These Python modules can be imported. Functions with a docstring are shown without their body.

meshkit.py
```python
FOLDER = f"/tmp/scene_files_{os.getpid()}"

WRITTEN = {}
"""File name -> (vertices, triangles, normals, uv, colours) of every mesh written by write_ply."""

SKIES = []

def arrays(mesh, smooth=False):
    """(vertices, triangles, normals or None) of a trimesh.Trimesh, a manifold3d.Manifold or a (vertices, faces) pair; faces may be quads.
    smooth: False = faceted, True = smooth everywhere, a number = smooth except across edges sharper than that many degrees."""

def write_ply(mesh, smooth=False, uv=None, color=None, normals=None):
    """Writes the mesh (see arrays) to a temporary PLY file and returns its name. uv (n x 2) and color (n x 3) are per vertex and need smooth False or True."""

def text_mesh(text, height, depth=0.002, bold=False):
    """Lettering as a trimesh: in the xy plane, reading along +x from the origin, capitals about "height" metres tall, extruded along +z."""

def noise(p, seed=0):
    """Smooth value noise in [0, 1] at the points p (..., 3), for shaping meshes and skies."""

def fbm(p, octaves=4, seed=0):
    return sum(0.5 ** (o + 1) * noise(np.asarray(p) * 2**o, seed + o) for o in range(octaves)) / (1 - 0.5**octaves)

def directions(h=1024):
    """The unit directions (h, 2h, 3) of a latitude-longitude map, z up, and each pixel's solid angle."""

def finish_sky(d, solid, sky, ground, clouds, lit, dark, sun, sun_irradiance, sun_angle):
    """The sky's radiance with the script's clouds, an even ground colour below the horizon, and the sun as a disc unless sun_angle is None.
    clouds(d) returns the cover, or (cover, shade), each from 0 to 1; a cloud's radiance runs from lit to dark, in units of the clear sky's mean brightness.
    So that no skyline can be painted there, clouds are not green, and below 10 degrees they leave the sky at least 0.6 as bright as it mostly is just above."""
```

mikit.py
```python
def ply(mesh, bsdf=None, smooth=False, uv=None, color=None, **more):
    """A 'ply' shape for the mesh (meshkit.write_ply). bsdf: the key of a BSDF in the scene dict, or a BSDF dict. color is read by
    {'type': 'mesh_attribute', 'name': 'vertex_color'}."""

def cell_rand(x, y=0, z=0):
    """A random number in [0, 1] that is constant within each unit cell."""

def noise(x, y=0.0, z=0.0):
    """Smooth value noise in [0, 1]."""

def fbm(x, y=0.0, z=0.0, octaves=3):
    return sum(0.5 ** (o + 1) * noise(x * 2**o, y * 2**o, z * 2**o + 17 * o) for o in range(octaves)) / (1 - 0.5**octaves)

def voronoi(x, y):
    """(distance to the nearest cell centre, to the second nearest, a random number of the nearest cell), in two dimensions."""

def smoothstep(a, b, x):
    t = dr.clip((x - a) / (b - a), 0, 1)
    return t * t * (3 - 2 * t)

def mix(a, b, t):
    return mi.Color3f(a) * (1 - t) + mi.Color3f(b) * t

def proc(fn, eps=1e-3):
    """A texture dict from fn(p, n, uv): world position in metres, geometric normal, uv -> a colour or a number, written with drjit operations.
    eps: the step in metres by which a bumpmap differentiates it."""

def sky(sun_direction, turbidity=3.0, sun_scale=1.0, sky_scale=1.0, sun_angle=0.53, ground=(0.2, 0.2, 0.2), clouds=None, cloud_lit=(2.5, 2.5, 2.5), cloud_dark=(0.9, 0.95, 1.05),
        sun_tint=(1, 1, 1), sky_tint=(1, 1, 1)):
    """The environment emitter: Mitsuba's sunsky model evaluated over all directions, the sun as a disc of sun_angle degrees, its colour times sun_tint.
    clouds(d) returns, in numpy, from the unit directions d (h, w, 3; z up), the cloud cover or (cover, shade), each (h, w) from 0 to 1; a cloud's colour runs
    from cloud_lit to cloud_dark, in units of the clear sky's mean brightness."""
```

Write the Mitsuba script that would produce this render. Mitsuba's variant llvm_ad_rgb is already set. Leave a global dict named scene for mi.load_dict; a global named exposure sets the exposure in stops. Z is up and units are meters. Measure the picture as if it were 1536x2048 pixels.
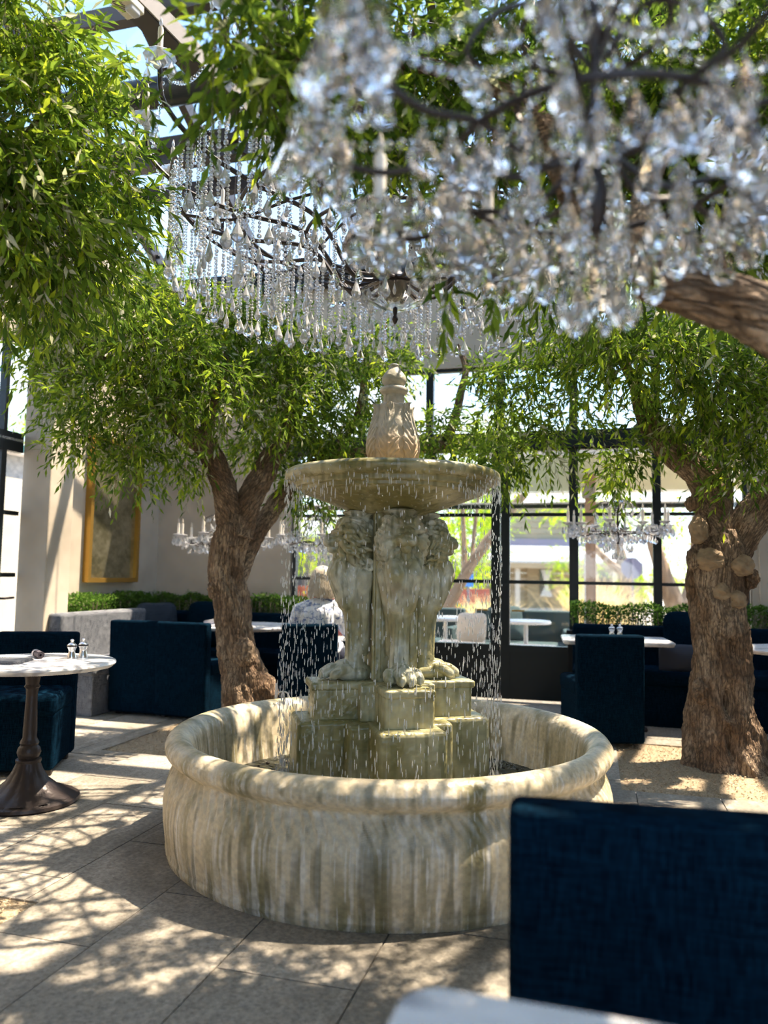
import math, random
import numpy as np, trimesh, mitsuba as mi, mikit, meshkit
import manifold3d as m3
import drjit as dr
from shapely.geometry import Polygon, Point, box as sbox, LineString
from mikit import proc, noise, fbm, voronoi, smoothstep, mix, cell_rand
T = mi.ScalarTransform4f
PI = math.pi
rng = np.random.default_rng(7)
random.seed(7)
scene, labels, used = {}, {}, {}

# ------------------------------------------------------------------ camera, sky, exposure
# world: X along the window wall (to the right), Y in depth, Z up; the phone is held at seated eye height
PSI, PIT, ROLL, EYE = math.radians(15.3), math.radians(4.68), math.radians(0.9), 1.25
VIEW = np.array([-math.sin(PSI), math.cos(PSI), 0.0]); RIGHT = np.array([math.cos(PSI), math.sin(PSI), 0.0]); UP = np.array([0, 0, 1.0])
FWD = VIEW * math.cos(PIT) + UP * math.sin(PIT)
CUP = UP * math.cos(PIT) - VIEW * math.sin(PIT)
CRT = RIGHT * math.cos(ROLL) + CUP * math.sin(ROLL)
CUPR = CUP * math.cos(ROLL) - RIGHT * math.sin(ROLL)
CAM = np.array([0, 0, EYE])
scene['camera'] = {'type': 'thinlens', 'fov': math.degrees(2 * math.atan(768 / 1538.0)), 'fov_axis': 'x', 'near_clip': 0.05, 'far_clip': 500.0,
                   'aperture_radius': 0.0075, 'focus_distance': 3.7,
                   'to_world': T().look_at(origin=CAM.tolist(), target=(CAM + FWD).tolist(), up=CUPR.tolist())}
SUN = np.array([0.389, 0.229, 0.89])
def cloud_cover(d):
    n = meshkit.fbm(np.stack([d[..., 0] / (d[..., 2] + .25), d[..., 1] / (d[..., 2] + .25), d[..., 2] * 0], -1) * 1.6, 5, 3)
    t = np.clip((n - .52) / .2, 0, 1)
    return .55 * t * t * (3 - 2 * t)
scene['sky'] = mikit.sky(SUN, turbidity=3.0, sun_scale=1.0, sky_scale=1.7, ground=(.3, .28, .25), clouds=cloud_cover, cloud_lit=(2.2, 2.2, 2.2), cloud_dark=(1.3, 1.35, 1.45), sky_tint=(1.04, 1.0, .93))
exposure = 3.4

# ------------------------------------------------------------------ helpers
def key_for(name):
    if name not in used:
        used[name] = 0
        return name
    used[name] += 1
    return '%s_%03d' % (name, used[name])

def thing(name, label, cat, group=None, kind=None):
    k = key_for(name)
    labels[k] = {'label': label}
    if cat: labels[k]['category'] = cat
    if group: labels[k]['group'] = group
    if kind: labels[k]['kind'] = kind
    return k

def put(key, mesh, bsdf, smooth=False, tw=None, **kw):
    d = mesh if isinstance(mesh, dict) else mikit.ply(mesh, bsdf, smooth, **kw)
    if tw is not None: d = {**d, 'to_world': tw}
    scene[key] = d
    return key

def part(parent, name, mesh, bsdf=None, smooth=False, tw=None, label=None, kind=None, **kw):
    k = key_for(parent + '__' + name)
    put(k, mesh, bsdf, smooth, tw, **kw)
    if label or kind:
        labels[k] = {}
        if label: labels[k]['label'] = label
        if kind: labels[k]['kind'] = kind
    return k

def single(name, mesh, bsdf, label, cat, smooth=False, tw=None, group=None, kind=None, **kw):
    k = thing(name, label, cat, group, kind)
    return put(k, mesh, bsdf, smooth, tw, **kw)

def struct(name, mesh, bsdf, smooth=False, label=None, **kw):
    k = key_for(name)
    labels[k] = {'kind': 'structure'}
    if label: labels[k]['label'] = label
    return put(k, mesh, bsdf, smooth, **kw)

def place(x=0, y=0, z=0, rot=0, s=1):
    return T().translate([x, y, z]).rotate([0, 0, 1], rot).scale(s)

cat_ = trimesh.util.concatenate
def box(x0, x1, y0, y1, z0, z1):
    m = trimesh.creation.box((x1 - x0, y1 - y0, z1 - z0)); m.apply_translation(((x0 + x1) / 2, (y0 + y1) / 2, (z0 + z1) / 2)); return m

_ICO = {}
def ico(n=1):
    if n not in _ICO: _ICO[n] = trimesh.creation.icosphere(subdivisions=n)
    return _ICO[n]
def sph(c, r, n=2):
    m = ico(n).copy(); m.apply_scale(r) if np.isscalar(r) else m.apply_transform(np.diag([*r, 1])); m.apply_translation(c); return m

def man(mesh): return m3.Manifold(m3.Mesh(np.asarray(mesh.vertices, np.float32), np.asarray(mesh.faces, np.uint32)))
def tri(man_):
    m = man_.to_mesh(); return trimesh.Trimesh(np.array(m.vert_properties[:, :3], float), np.array(m.tri_verts), process=False)
def hull(pts): return trimesh.convex.convex_hull(np.asarray(pts))
def rbox(sx, sy, sz, r, c=(0, 0, 0), n=1):
    r = min(r, sx / 2 * .98, sy / 2 * .98, sz / 2 * .98)
    s = ico(n).vertices * r
    o = [np.array([a * (sx / 2 - r), b * (sy / 2 - r), d * (sz / 2 - r)]) for a in (-1, 1) for b in (-1, 1) for d in (-1, 1)]
    m = hull(np.vstack([s + p for p in o])); m.apply_translation(c); return m
def chain(pts, n=2):
    """hull of the spheres of each bone, as a list of manifolds; pts: (x, y, z, r)"""
    out = []
    for a, b in zip(pts[:-1], pts[1:]):
        out.append(man(hull(np.vstack([ico(n).vertices * a[3] + a[:3], ico(n).vertices * b[3] + b[:3]]))))
    return out
def blob(c, r, n=2): return man(sph(c, r, n))
def fuse(ms, length, smooth_n=12):
    u = m3.Manifold.batch_boolean(ms, m3.OpType.Add)
    u = u.refine_to_length(length)
    t = tri(u); t.merge_vertices()
    trimesh.smoothing.filter_taubin(t, iterations=smooth_n)
    return t

def lathe(profile, n=48, wave=None):
    """profile rows (r, z) from bottom to top along the outside; wave(theta, r, z) -> r"""
    p = np.asarray(profile, float); th = np.arange(n) * 2 * PI / n
    R = np.repeat(p[:, :1], n, 1); Z = np.repeat(p[:, 1:], n, 1); TH = np.repeat(th[None], len(p), 0)
    if wave: R = wave(TH, R, Z)
    v = np.stack([R * np.cos(TH), R * np.sin(TH), Z], -1).reshape(-1, 3)
    i, j = np.meshgrid(np.arange(len(p) - 1), np.arange(n), indexing='ij')
    a, b = i * n + j, i * n + (j + 1) % n
    f = np.vstack([np.stack([a, b, b + n], -1).reshape(-1, 3), np.stack([a, b + n, a + n], -1).reshape(-1, 3)])
    m = trimesh.Trimesh(v, f, process=False)
    m.merge_vertices(); m.update_faces(m.nondegenerate_faces()); return m

def smooth_path(pts, step):
    """Catmull-Rom through the rows of pts (any columns), about step apart"""
    p = np.asarray(pts, float)
    if len(p) < 3:
        n = max(2, int(np.linalg.norm(p[1, :3] - p[0, :3]) / step) + 1); t = np.linspace(0, 1, n)[:, None]; return p[0] * (1 - t) + p[1] * t
    q = np.vstack([2 * p[0] - p[1], p, 2 * p[-1] - p[-2]]); out = []
    for k in range(1, len(q) - 2):
        n = max(2, int(np.linalg.norm(q[k + 1, :3] - q[k, :3]) / step) + 1); t = np.linspace(0, 1, n, endpoint=False)[:, None]
        a, b, c, d = q[k - 1], q[k], q[k + 1], q[k + 2]
        out.append(.5 * (2 * b + (c - a) * t + (2 * a - 5 * b + 4 * c - d) * t**2 + (3 * b - a - 3 * c + d) * t**3))
    return np.vstack(out + [p[-1:]])

def tube(path, radii, sides=8, caps=True, warp=None):
    """sweep; returns mesh, theta, s. warp(theta, s, r) -> r"""
    p = np.asarray(path, float); n = len(p); radii = np.broadcast_to(radii, (n,)).astype(float)
    t = np.gradient(p, axis=0); t /= np.linalg.norm(t, axis=1, keepdims=True) + 1e-12
    a = np.cross(t[0], [0.3, 0.9, 0.1]); a /= np.linalg.norm(a); A = [a]
    for k in range(1, n):
        a = A[-1] - t[k] * (A[-1] @ t[k]); a /= np.linalg.norm(a); A.append(a)
    A = np.array(A); B = np.cross(t, A)
    s = np.concatenate([[0], np.cumsum(np.linalg.norm(np.diff(p, axis=0), axis=1))])
    th = np.arange(sides) * 2 * PI / sides
    TH, S = np.meshgrid(th, s); R = np.repeat(radii[:, None], sides, 1)
    if warp: R = warp(TH, S, R, p)
    v = p[:, None] + R[..., None] * (np.cos(TH)[..., None] * A[:, None] + np.sin(TH)[..., None] * B[:, None])
    v = v.reshape(-1, 3)
    i, j = np.meshgrid(np.arange(n - 1), np.arange(sides), indexing='ij')
    q, w = i * sides + j, i * sides + (j + 1) % sides
    f = [np.stack([q, w, w + sides], -1).reshape(-1, 3), np.stack([q, w + sides, q + sides], -1).reshape(-1, 3)]
    if caps:
        j = np.arange(sides); c0, c1 = len(v), len(v) + 1
        v = np.vstack([v, p[:1], p[-1:]]); e = (n - 1) * sides
        f += [np.stack([j * 0 + c0, (j + 1) % sides, j], -1), np.stack([j * 0 + c1, e + j, e + (j + 1) % sides], -1)]
    m = trimesh.Trimesh(v, np.vstack(f), process=False)
    return m, TH.ravel(), S.ravel(), R.ravel()
def pipe(pts, r, sides=8, step=.03):
    q = smooth_path(pts, step); return tube(q[:, :3], q[:, 3] if q.shape[1] > 3 else r, sides)[0]
def rod(a, b, r, sides=8): return tube(np.array([a, b], float), r, sides)[0]
def moved(m, x=0, y=0, z=0, rz=0):
    m = m.copy(); c, s = math.cos(rz), math.sin(rz)
    m.apply_transform(np.array([[c, -s, 0, x], [s, c, 0, y], [0, 0, 1, z], [0, 0, 0, 1.0]])); return m
def to_px(p):
    q = np.asarray(p, float) - CAM; w = q @ FWD
    return 768 + 1538 * (q @ CRT) / w, 1024 - 1538 * (q @ CUPR) / w, w

# ------------------------------------------------------------------ materials
def rgb(c): return {'type': 'rgb', 'value': list(c)}
def pri(color, rough=.5, two=True, **kw):
    d = {'type': 'principled', 'base_color': rgb(color) if isinstance(color, (tuple, list)) else color, 'roughness': rough, **kw}
    return {'type': 'twosided', 'b': d} if two else d
def bumped(inner, fn, h, eps=1e-3):
    if inner.get('type') == 'twosided': return {'type': 'twosided', 'b': {'type': 'bumpmap', 'tex': proc(fn, eps), 'scale': h, 'b': inner['b']}}
    return {'type': 'bumpmap', 'tex': proc(fn, eps), 'scale': h, 'b': inner}
VCOL = {'type': 'mesh_attribute', 'name': 'vertex_color'}
FX, FY = -0.97, 3.70          # the fountain's axis

def c_plaster(p, n, uv):
    a = fbm(p.x * 1.3 + 7, p.y * 1.3, p.z * 1.3, 4); b = fbm(p.x * 6, p.y * 6, p.z * 5 + 3, 3)
    c = mix((.40, .345, .265), (.53, .465, .37), smoothstep(.3, .7, a)); return c * (.9 + .2 * b)
scene['plaster'] = bumped(pri(proc(c_plaster), .8), lambda p, n, uv: fbm(p.x * 9, p.y * 9, p.z * 9, 3), .004)
scene['steel'] = pri((.008, .013, .014), .35, specular=.3)
scene['bronze_steel'] = pri((.035, .03, .028), .4)
scene['pale_steel'] = pri((.3, .27, .24), .5)
scene['glass'] = {'type': 'thindielectric', 'int_ior': 1.5}
def c_stone(p, n, uv):
    dx, dy = p.x - FX, p.y - FY
    r = dr.sqrt(dx * dx + dy * dy) + 1e-4
    cx, sx = dx / r, dy / r
    streak = noise(cx * 55 * r, sx * 55 * r, p.z * 1.6); fine = noise(cx * 130 * r + 9, sx * 130 * r, p.z * 4.0)
    grain = fbm(p.x * 60, p.y * 60, p.z * 60, 3); patch = fbm(p.x * 4 + 3, p.y * 4, p.z * 3, 3)
    c = mix((.48, .395, .24), (.72, .63, .45), patch)
    c = mix(c, (.17, .155, .06), .85 * smoothstep(.42, .75, fbm(cx * 9 * r + 4, sx * 9 * r, p.z * 1.2 + 5, 3)))
    up = dr.abs(n.z)
    drip = smoothstep(.55, .80, streak) * .6 + smoothstep(.58, .85, fine) * .6
    c = mix(c, (.78, .76, .70), drip * (1 - up) * .8)
    c = mix(c, (.12, .11, .055), (1 - up) * .75 * smoothstep(.52, .80, noise(cx * 40 * r + 31, sx * 40 * r, p.z * 1.1)))
    return c * (.72 + .56 * grain)
scene['stone'] = bumped(pri(proc(c_stone), .42, specular=.55), lambda p, n, uv: fbm(p.x * 45, p.y * 45, p.z * 22, 3), .006)
def c_algae(p, n, uv):
    g = fbm(p.x * 35, p.y * 35, p.z * 30, 3); w = noise(p.x * 60, p.y * 60, p.z * 4); b = fbm(p.x * 6, p.y * 6, p.z * 4 + 2, 3)
    c = mix((.19, .17, .06), (.40, .37, .21), smoothstep(.35, .7, b))
    c = mix(c, (.14, .14, .05), .6 * smoothstep(.5, .8, w)); c = mix(c, (.5, .49, .42), .3 * smoothstep(.72, .9, noise(p.x * 90 + 5, p.y * 90, p.z * 3)))
    return c * (.7 + .6 * g)
scene['wet_stone'] = bumped(pri(proc(c_algae), .3, specular=.6), lambda p, n, uv: fbm(p.x * 60, p.y * 60, p.z * 40, 3), .005)
def c_lion(p, n, uv):
    g = fbm(p.x * 40, p.y * 40, p.z * 30, 3); b = fbm(p.x * 11, p.y * 11, p.z * 5 + 2, 3); w = noise(p.x * 70, p.y * 70, p.z * 6)
    c = mix((.26, .245, .13), (.46, .46, .36), smoothstep(.35, .65, b)); c = mix(c, (.25, .19, .10), .7 * smoothstep(.6, .8, fbm(p.x * 9 + 20, p.y * 9, p.z * 6, 3)))
    c = mix(c, (.12, .125, .06), .6 * smoothstep(.55, .8, w)); return c * (.65 + .7 * g)
scene['lion_stone'] = bumped(pri(proc(c_lion), .28, specular=.6), lambda p, n, uv: fbm(p.x * 80, p.y * 80, p.z * 50, 3), .004)
def c_finial(p, n, uv):
    g = fbm(p.x * 40, p.y * 40, p.z * 40, 3); t = smoothstep(2.0, 1.84, p.z) * (.4 + .6 * fbm(p.x * 20, p.y * 20, p.z * 9, 2))
    c = mix((.42, .38, .30), (.50, .30, .14), .85 * t); c = mix(c, (.36, .36, .26), .6 * smoothstep(2.14, 2.28, p.z)); return c * (.75 + .5 * g)
scene['finial_stone'] = bumped(pri(proc(c_finial), .45), lambda p, n, uv: fbm(p.x * 60, p.y * 60, p.z * 60, 3), .004)
def c_paver(p, n, uv):
    a = fbm(p.x * 2.2, p.y * 2.2, 0, 4); g = fbm(p.x * 90, p.y * 90, 1, 3); l = fbm(p.x * 26, p.y * 7, 5, 3)
    tone = cell_rand(dr.floor((p.x + .70) / .4645), dr.floor(p.y / .93 + .5 * dr.floor((p.x + .7) / .4645)), 3)
    c = mix((.25, .225, .18), (.40, .36, .295), smoothstep(.3, .7, a * .6 + tone * .4)); c = mix(c, (.48, .44, .365), .35 * smoothstep(.55, .75, l))
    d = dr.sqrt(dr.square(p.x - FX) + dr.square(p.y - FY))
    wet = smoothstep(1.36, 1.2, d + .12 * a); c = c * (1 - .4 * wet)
    return c * (.50 + .70 * g)
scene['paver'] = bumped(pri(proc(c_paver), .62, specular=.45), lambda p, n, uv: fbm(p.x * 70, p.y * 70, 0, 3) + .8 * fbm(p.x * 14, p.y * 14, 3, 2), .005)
scene['grout'] = pri((.15, .135, .11), .9)
def c_gravel(p, n, uv):
    d1, d2, k = voronoi(p.x * 110, p.y * 110); return mix((.28, .20, .115), (.55, .44, .29), k) * (.5 + .5 * smoothstep(.0, .35, d2 - d1)) * (.8 + .4 * fbm(p.x * 3, p.y * 3, 0, 2))
scene['gravel'] = bumped(pri(proc(c_gravel), .9), lambda p, n, uv: voronoi(p.x * 110, p.y * 110)[0] * -1.0, .004)
scene['pebble'] = pri((.40, .31, .2), .85)
def weave(p, n, uv): return noise(p.x * 420, p.y * 420, p.z * 60) * .5 + noise(p.x * 60, p.y * 60, p.z * 420) * .5
def c_linen(dark, light):
    def f(p, n, uv):
        w = .5 * noise(p.x * 500 + 2, p.y * 500, p.z * 30) + .5 * noise(p.x * 34, p.y * 34, p.z * 600)
        return mix(dark, light, smoothstep(.28, .75, w)) * (.8 + .4 * fbm(p.x * 6, p.y * 6, p.z * 6, 2))
    return f
scene['linen'] = bumped(pri(proc(c_linen((.0007, .0034, .0085), (.0024, .0165, .033))), .9, specular=.02), weave, .0012, 5e-4)
scene['sunlit_linen'] = bumped(pri(proc(c_linen((.03, .036, .048), (.26, .27, .29))), .9, specular=.1), weave, .0012, 5e-4)  # lit copy of the dark chair linen: sunlight is put into the colour
scene['grey_linen'] = bumped(pri(proc(c_linen((.012, .020, .032), (.05, .065, .085))), .9, specular=.1), weave, .0012, 5e-4)
def c_stripe(p, n, uv): return mix((.035, .04, .055), (.5, .48, .44), smoothstep(.02, .04, uv.x - .38))
scene['dark_wood'] = pri((.02, .016, .013), .5)
def c_marble(p, n, uv):
    q = fbm(p.x * 4, p.y * 4, 2, 4); v = dr.abs(noise(p.x * 5 + q * 3, p.y * 5 + q * 2, 7) - .5) * 2
    return mix((.42, .42, .44), (.80, .79, .77), smoothstep(.02, .3, v)) * (.86 + .28 * fbm(p.x * 18, p.y * 30, 0, 3))
scene['marble'] = pri(proc(c_marble), .22, specular=.5, clearcoat=.3)
scene['cast_iron'] = bumped(pri((.035, .026, .024), .42, metallic=.3), lambda p, n, uv: fbm(p.x * 50, p.y * 50, p.z * 50, 3), .003)
scene['iron'] = pri((.03, .022, .020), .45, metallic=.2)
scene['bright_crystal'] = {'type': 'principled', 'base_color': rgb((.98, .98, .99)), 'roughness': .05, 'spec_trans': .6, 'eta': 1.55}
scene['crystal'] = {'type': 'dielectric', 'int_ior': 1.55}
scene['cut_glass'] = {'type': 'principled', 'base_color': rgb((.95, .95, .96)), 'roughness': .12, 'spec_trans': .6, 'eta': 1.5}
scene['near_crystal'] = {'type': 'principled', 'base_color': rgb((.98, .98, .99)), 'roughness': .04, 'spec_trans': .78, 'eta': 1.52}
scene['clear_crystal'] = {'type': 'dielectric', 'int_ior': 1.52}
scene['candle'] = pri((.78, .72, .62), .55)
scene['bulb'] = {'type': 'principled', 'base_color': rgb((1, .9, .78)), 'roughness': .08, 'spec_trans': .6, 'eta': 1.4}
def bark_fns(ax):
    ax = np.array(ax) / np.linalg.norm(ax)
    def split(p):
        al = p.x * float(ax[0]) + p.y * float(ax[1]) + p.z * float(ax[2])
        return p.x - al * float(ax[0]), p.y - al * float(ax[1]), p.z - al * float(ax[2]), al
    def crack(p):
        x, y, z, al = split(p); w = noise(p.x * 9, p.y * 9, p.z * 9) * 1.2
        a = dr.abs(noise(x * 78 + w, y * 78 + z * 30, al * 8 + z * 60 + w) - .5) * 2; b = dr.abs(noise(x * 120 + 7, y * 120 + w + z * 40, al * 22 + z * 70) - .5) * 2
        return (.25 + .75 * smoothstep(.0, .36, a)) * (.5 + .5 * smoothstep(.0, .4, b))
    def col(p, n, uv):
        k = crack(p); g = fbm(p.x * 7, p.y * 7, p.z * 4, 3); h = noise(p.x * 160, p.y * 160, p.z * 70)
        c = mix((.22, .135, .075), (.42, .305, .20), smoothstep(.3, .7, g)) * (.75 + .5 * h)
        return mix((.045, .026, .014), c, k)
    return col, lambda p, n, uv: crack(p)
def bark(ax, tint=1.0):
    c, b = bark_fns(ax)
    return bumped(pri(proc(c), .85), b, .010)
scene['bark'] = bark((0, 0, 1)); scene['bark_left'] = bark((-.55, -.1, .83)); scene['bark_right'] = bark((.45, .15, .88)); scene['bark_near'] = bark((-.85, .2, .5))
scene['burl'] = bumped(pri(VCOL, .8), lambda p, n, uv: fbm(p.x * 40, p.y * 40, p.z * 40, 3), .005)
scene['leaf'] = {'type': 'principledthin', 'base_color': VCOL, 'roughness': .32, 'diff_trans': .95, 'spec_trans': 0.0, 'eta': 1.45}
scene['twig'] = pri((.20, .16, .10), .8)
scene['gold'] = pri((.46, .27, .06), .32, metallic=.75)
def c_mirror(p, n, uv):
    a = fbm(p.x * 3, p.y * 5, p.z * 4, 4); b = fbm(p.x * 20, p.y * 22, p.z * 20, 3)
    return mix((.17, .16, .09), (.40, .37, .26), smoothstep(.3, .75, a * .6 + b * .4))
scene['old_mirror'] = pri(proc(c_mirror), .16, metallic=.75)
scene['silver'] = pri((.86, .83, .79), .16, metallic=.95)
scene['napkin_cloth'] = pri((.10, .085, .10), .85)
scene['napkin_light'] = pri((.45, .43, .45), .85)
scene['folder'] = pri((.07, .075, .085), .55)
scene['paper'] = pri((.45, .44, .48), .7)
scene['white_paint'] = pri((.78, .76, .72), .4)
scene['red_paint'] = pri((.6, .06, .03), .5)
scene['black'] = pri((.01, .01, .01), .5)
scene['skin'] = pri((.62, .40, .30), .5)
def c_hair(p, n, uv): return mix((.26, .20, .13), (.78, .70, .57), noise(p.x * 110, p.y * 110, p.z * 7) * .65 + .35 * fbm(p.x * 30, p.y * 30, p.z * 6, 2))
scene['hair'] = pri(proc(c_hair), .4, specular=.4)
def c_blouse(p, n, uv):
    v = dr.abs(fbm(p.x * 17 + 3, p.y * 17, p.z * 19, 3) - .5) * 2; f = voronoi(p.x * 16 + p.y * 9, p.z * 17)
    t = smoothstep(.10, .03, v) * .9 + smoothstep(.17, .10, f[0]) * smoothstep(.4, .6, f[2]) * .7
    return mix((.80, .82, .86), (.10, .16, .36), dr.minimum(t, 1))
scene['blouse'] = pri(proc(c_blouse), .8)
scene['trousers'] = pri((.03, .035, .06), .85)
def c_water(p, n, uv):
    d1, d2, k = voronoi(p.x * 60 + fbm(p.x * 30, p.y * 30, 0, 2) * 2, p.y * 60); foam = smoothstep(.25, .1, d1) * smoothstep(.45, .8, fbm(p.x * 9, p.y * 9, 4, 3))
    return mix((.035, .035, .02), (.45, .46, .44), foam)
scene['basin_water_mat'] = bumped(pri(proc(c_water), .06, specular=.55), lambda p, n, uv: fbm(p.x * 22, p.y * 22, 0, 3), .05, 2e-3)
scene['water_drop'] = {'type': 'principled', 'base_color': rgb((.97, .98, 1.0)), 'roughness': .1, 'spec_trans': .55, 'eta': 1.33}
scene['debris'] = pri((.03, .025, .018), .8)
scene['planter'] = pri((.008, .009, .010), .5, specular=.25)

# ------------------------------------------------------------------ floor, walls, windows, roof
XL, XR, YB, YF, ZE = -4.9, 3.0, 7.95, -0.6, 4.62
PITS = [(-3.33, -1.93, 4.78, 6.18), (0.15, 1.55, 4.9, 6.3), (-3.43, -2.03, 1.17, 2.57), (0.12, 1.5, 1.15, 2.55)]
def cut_pits(poly):
    for a, b, c, d in PITS: poly = poly.difference(sbox(a, c, b, d))
    return poly
def slab(poly, z0, z1):
    gs = [g for g in getattr(poly, 'geoms', [poly]) if g.area > 1e-4]
    m = cat_([trimesh.creation.extrude_polygon(g, z1 - z0, engine='earcut') for g in gs]); m.apply_translation((0, 0, z0)); return m
struct('floor', slab(cut_pits(sbox(-5.2, -4.5, 3.3, 8.4)), -.08, -.012), 'grout', label='dining room floor of worn grey stone pavers')
for i in range(-10, 8):
    x0 = -.70 + i * .4645
    for j in range(-2, 9):
        y0 = j * .93 + (.465 if i % 2 else 0)
        q = cut_pits(sbox(max(x0, XL) + .0028, y0 + .0028, min(x0 + .4645, XR) - .0028, min(y0 + .93, YB) - .0028))
        if q.area < .01 or min(x0 + .46, XR) - max(x0, XL) < .03 or y0 > YB - .05: continue
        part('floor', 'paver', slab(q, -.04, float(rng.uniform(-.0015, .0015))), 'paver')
pd = ico(0)
for k, (a, b, c, d) in enumerate(PITS):
    nx, ny = 60, 60
    gx, gy = np.meshgrid(np.linspace(a, b, nx), np.linspace(c, d, ny)); gz = -.014 + .016 * meshkit.fbm(np.stack([gx * 4, gy * 4, gx * 0], -1), 3)
    i, j = np.meshgrid(np.arange(ny - 1), np.arange(nx - 1), indexing='ij'); q = i * nx + j
    f = np.stack([q, q + 1, q + nx + 1, q + nx], -1).reshape(-1, 4)
    nm = ['at the foot of the forked olive tree behind the left of the basin rim', 'at the foot of the knotted olive tree right of the fountain', 'in the floor at the left edge, in front of the round cafe table', 'in the floor beyond the near dark navy chair'][k]
    g = thing('gravel_bed', 'square bed of tan gravel ' + nm, 'gravel', None, 'stuff')
    put(g, (np.stack([gx, gy, gz], -1).reshape(-1, 3), f), 'gravel', True)
    n = 2200; px = rng.uniform(a + .01, b - .01, n); py = rng.uniform(c + .01, d - .01, n); r = rng.uniform(.0025, .007, n)
    octv = np.array([[1, 0, 0], [-1, 0, 0], [0, 1, 0], [0, -1, 0], [0, 0, .7], [0, 0, -.7]]); octf = np.array([[0, 2, 4], [2, 1, 4], [1, 3, 4], [3, 0, 4], [2, 0, 5], [1, 2, 5], [3, 1, 5], [0, 3, 5]])
    v = octv[None] * r[:, None, None] * rng.uniform(.7, 1.3, (n, 1, 3)) + np.stack([px, py, np.full(n, .001)], -1)[:, None]
    part(g, 'pebbles', (v.reshape(-1, 3), (octf[None] + (np.arange(n) * 6)[:, None, None]).reshape(-1, 3)), 'pebble', True, kind='stuff')

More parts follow.
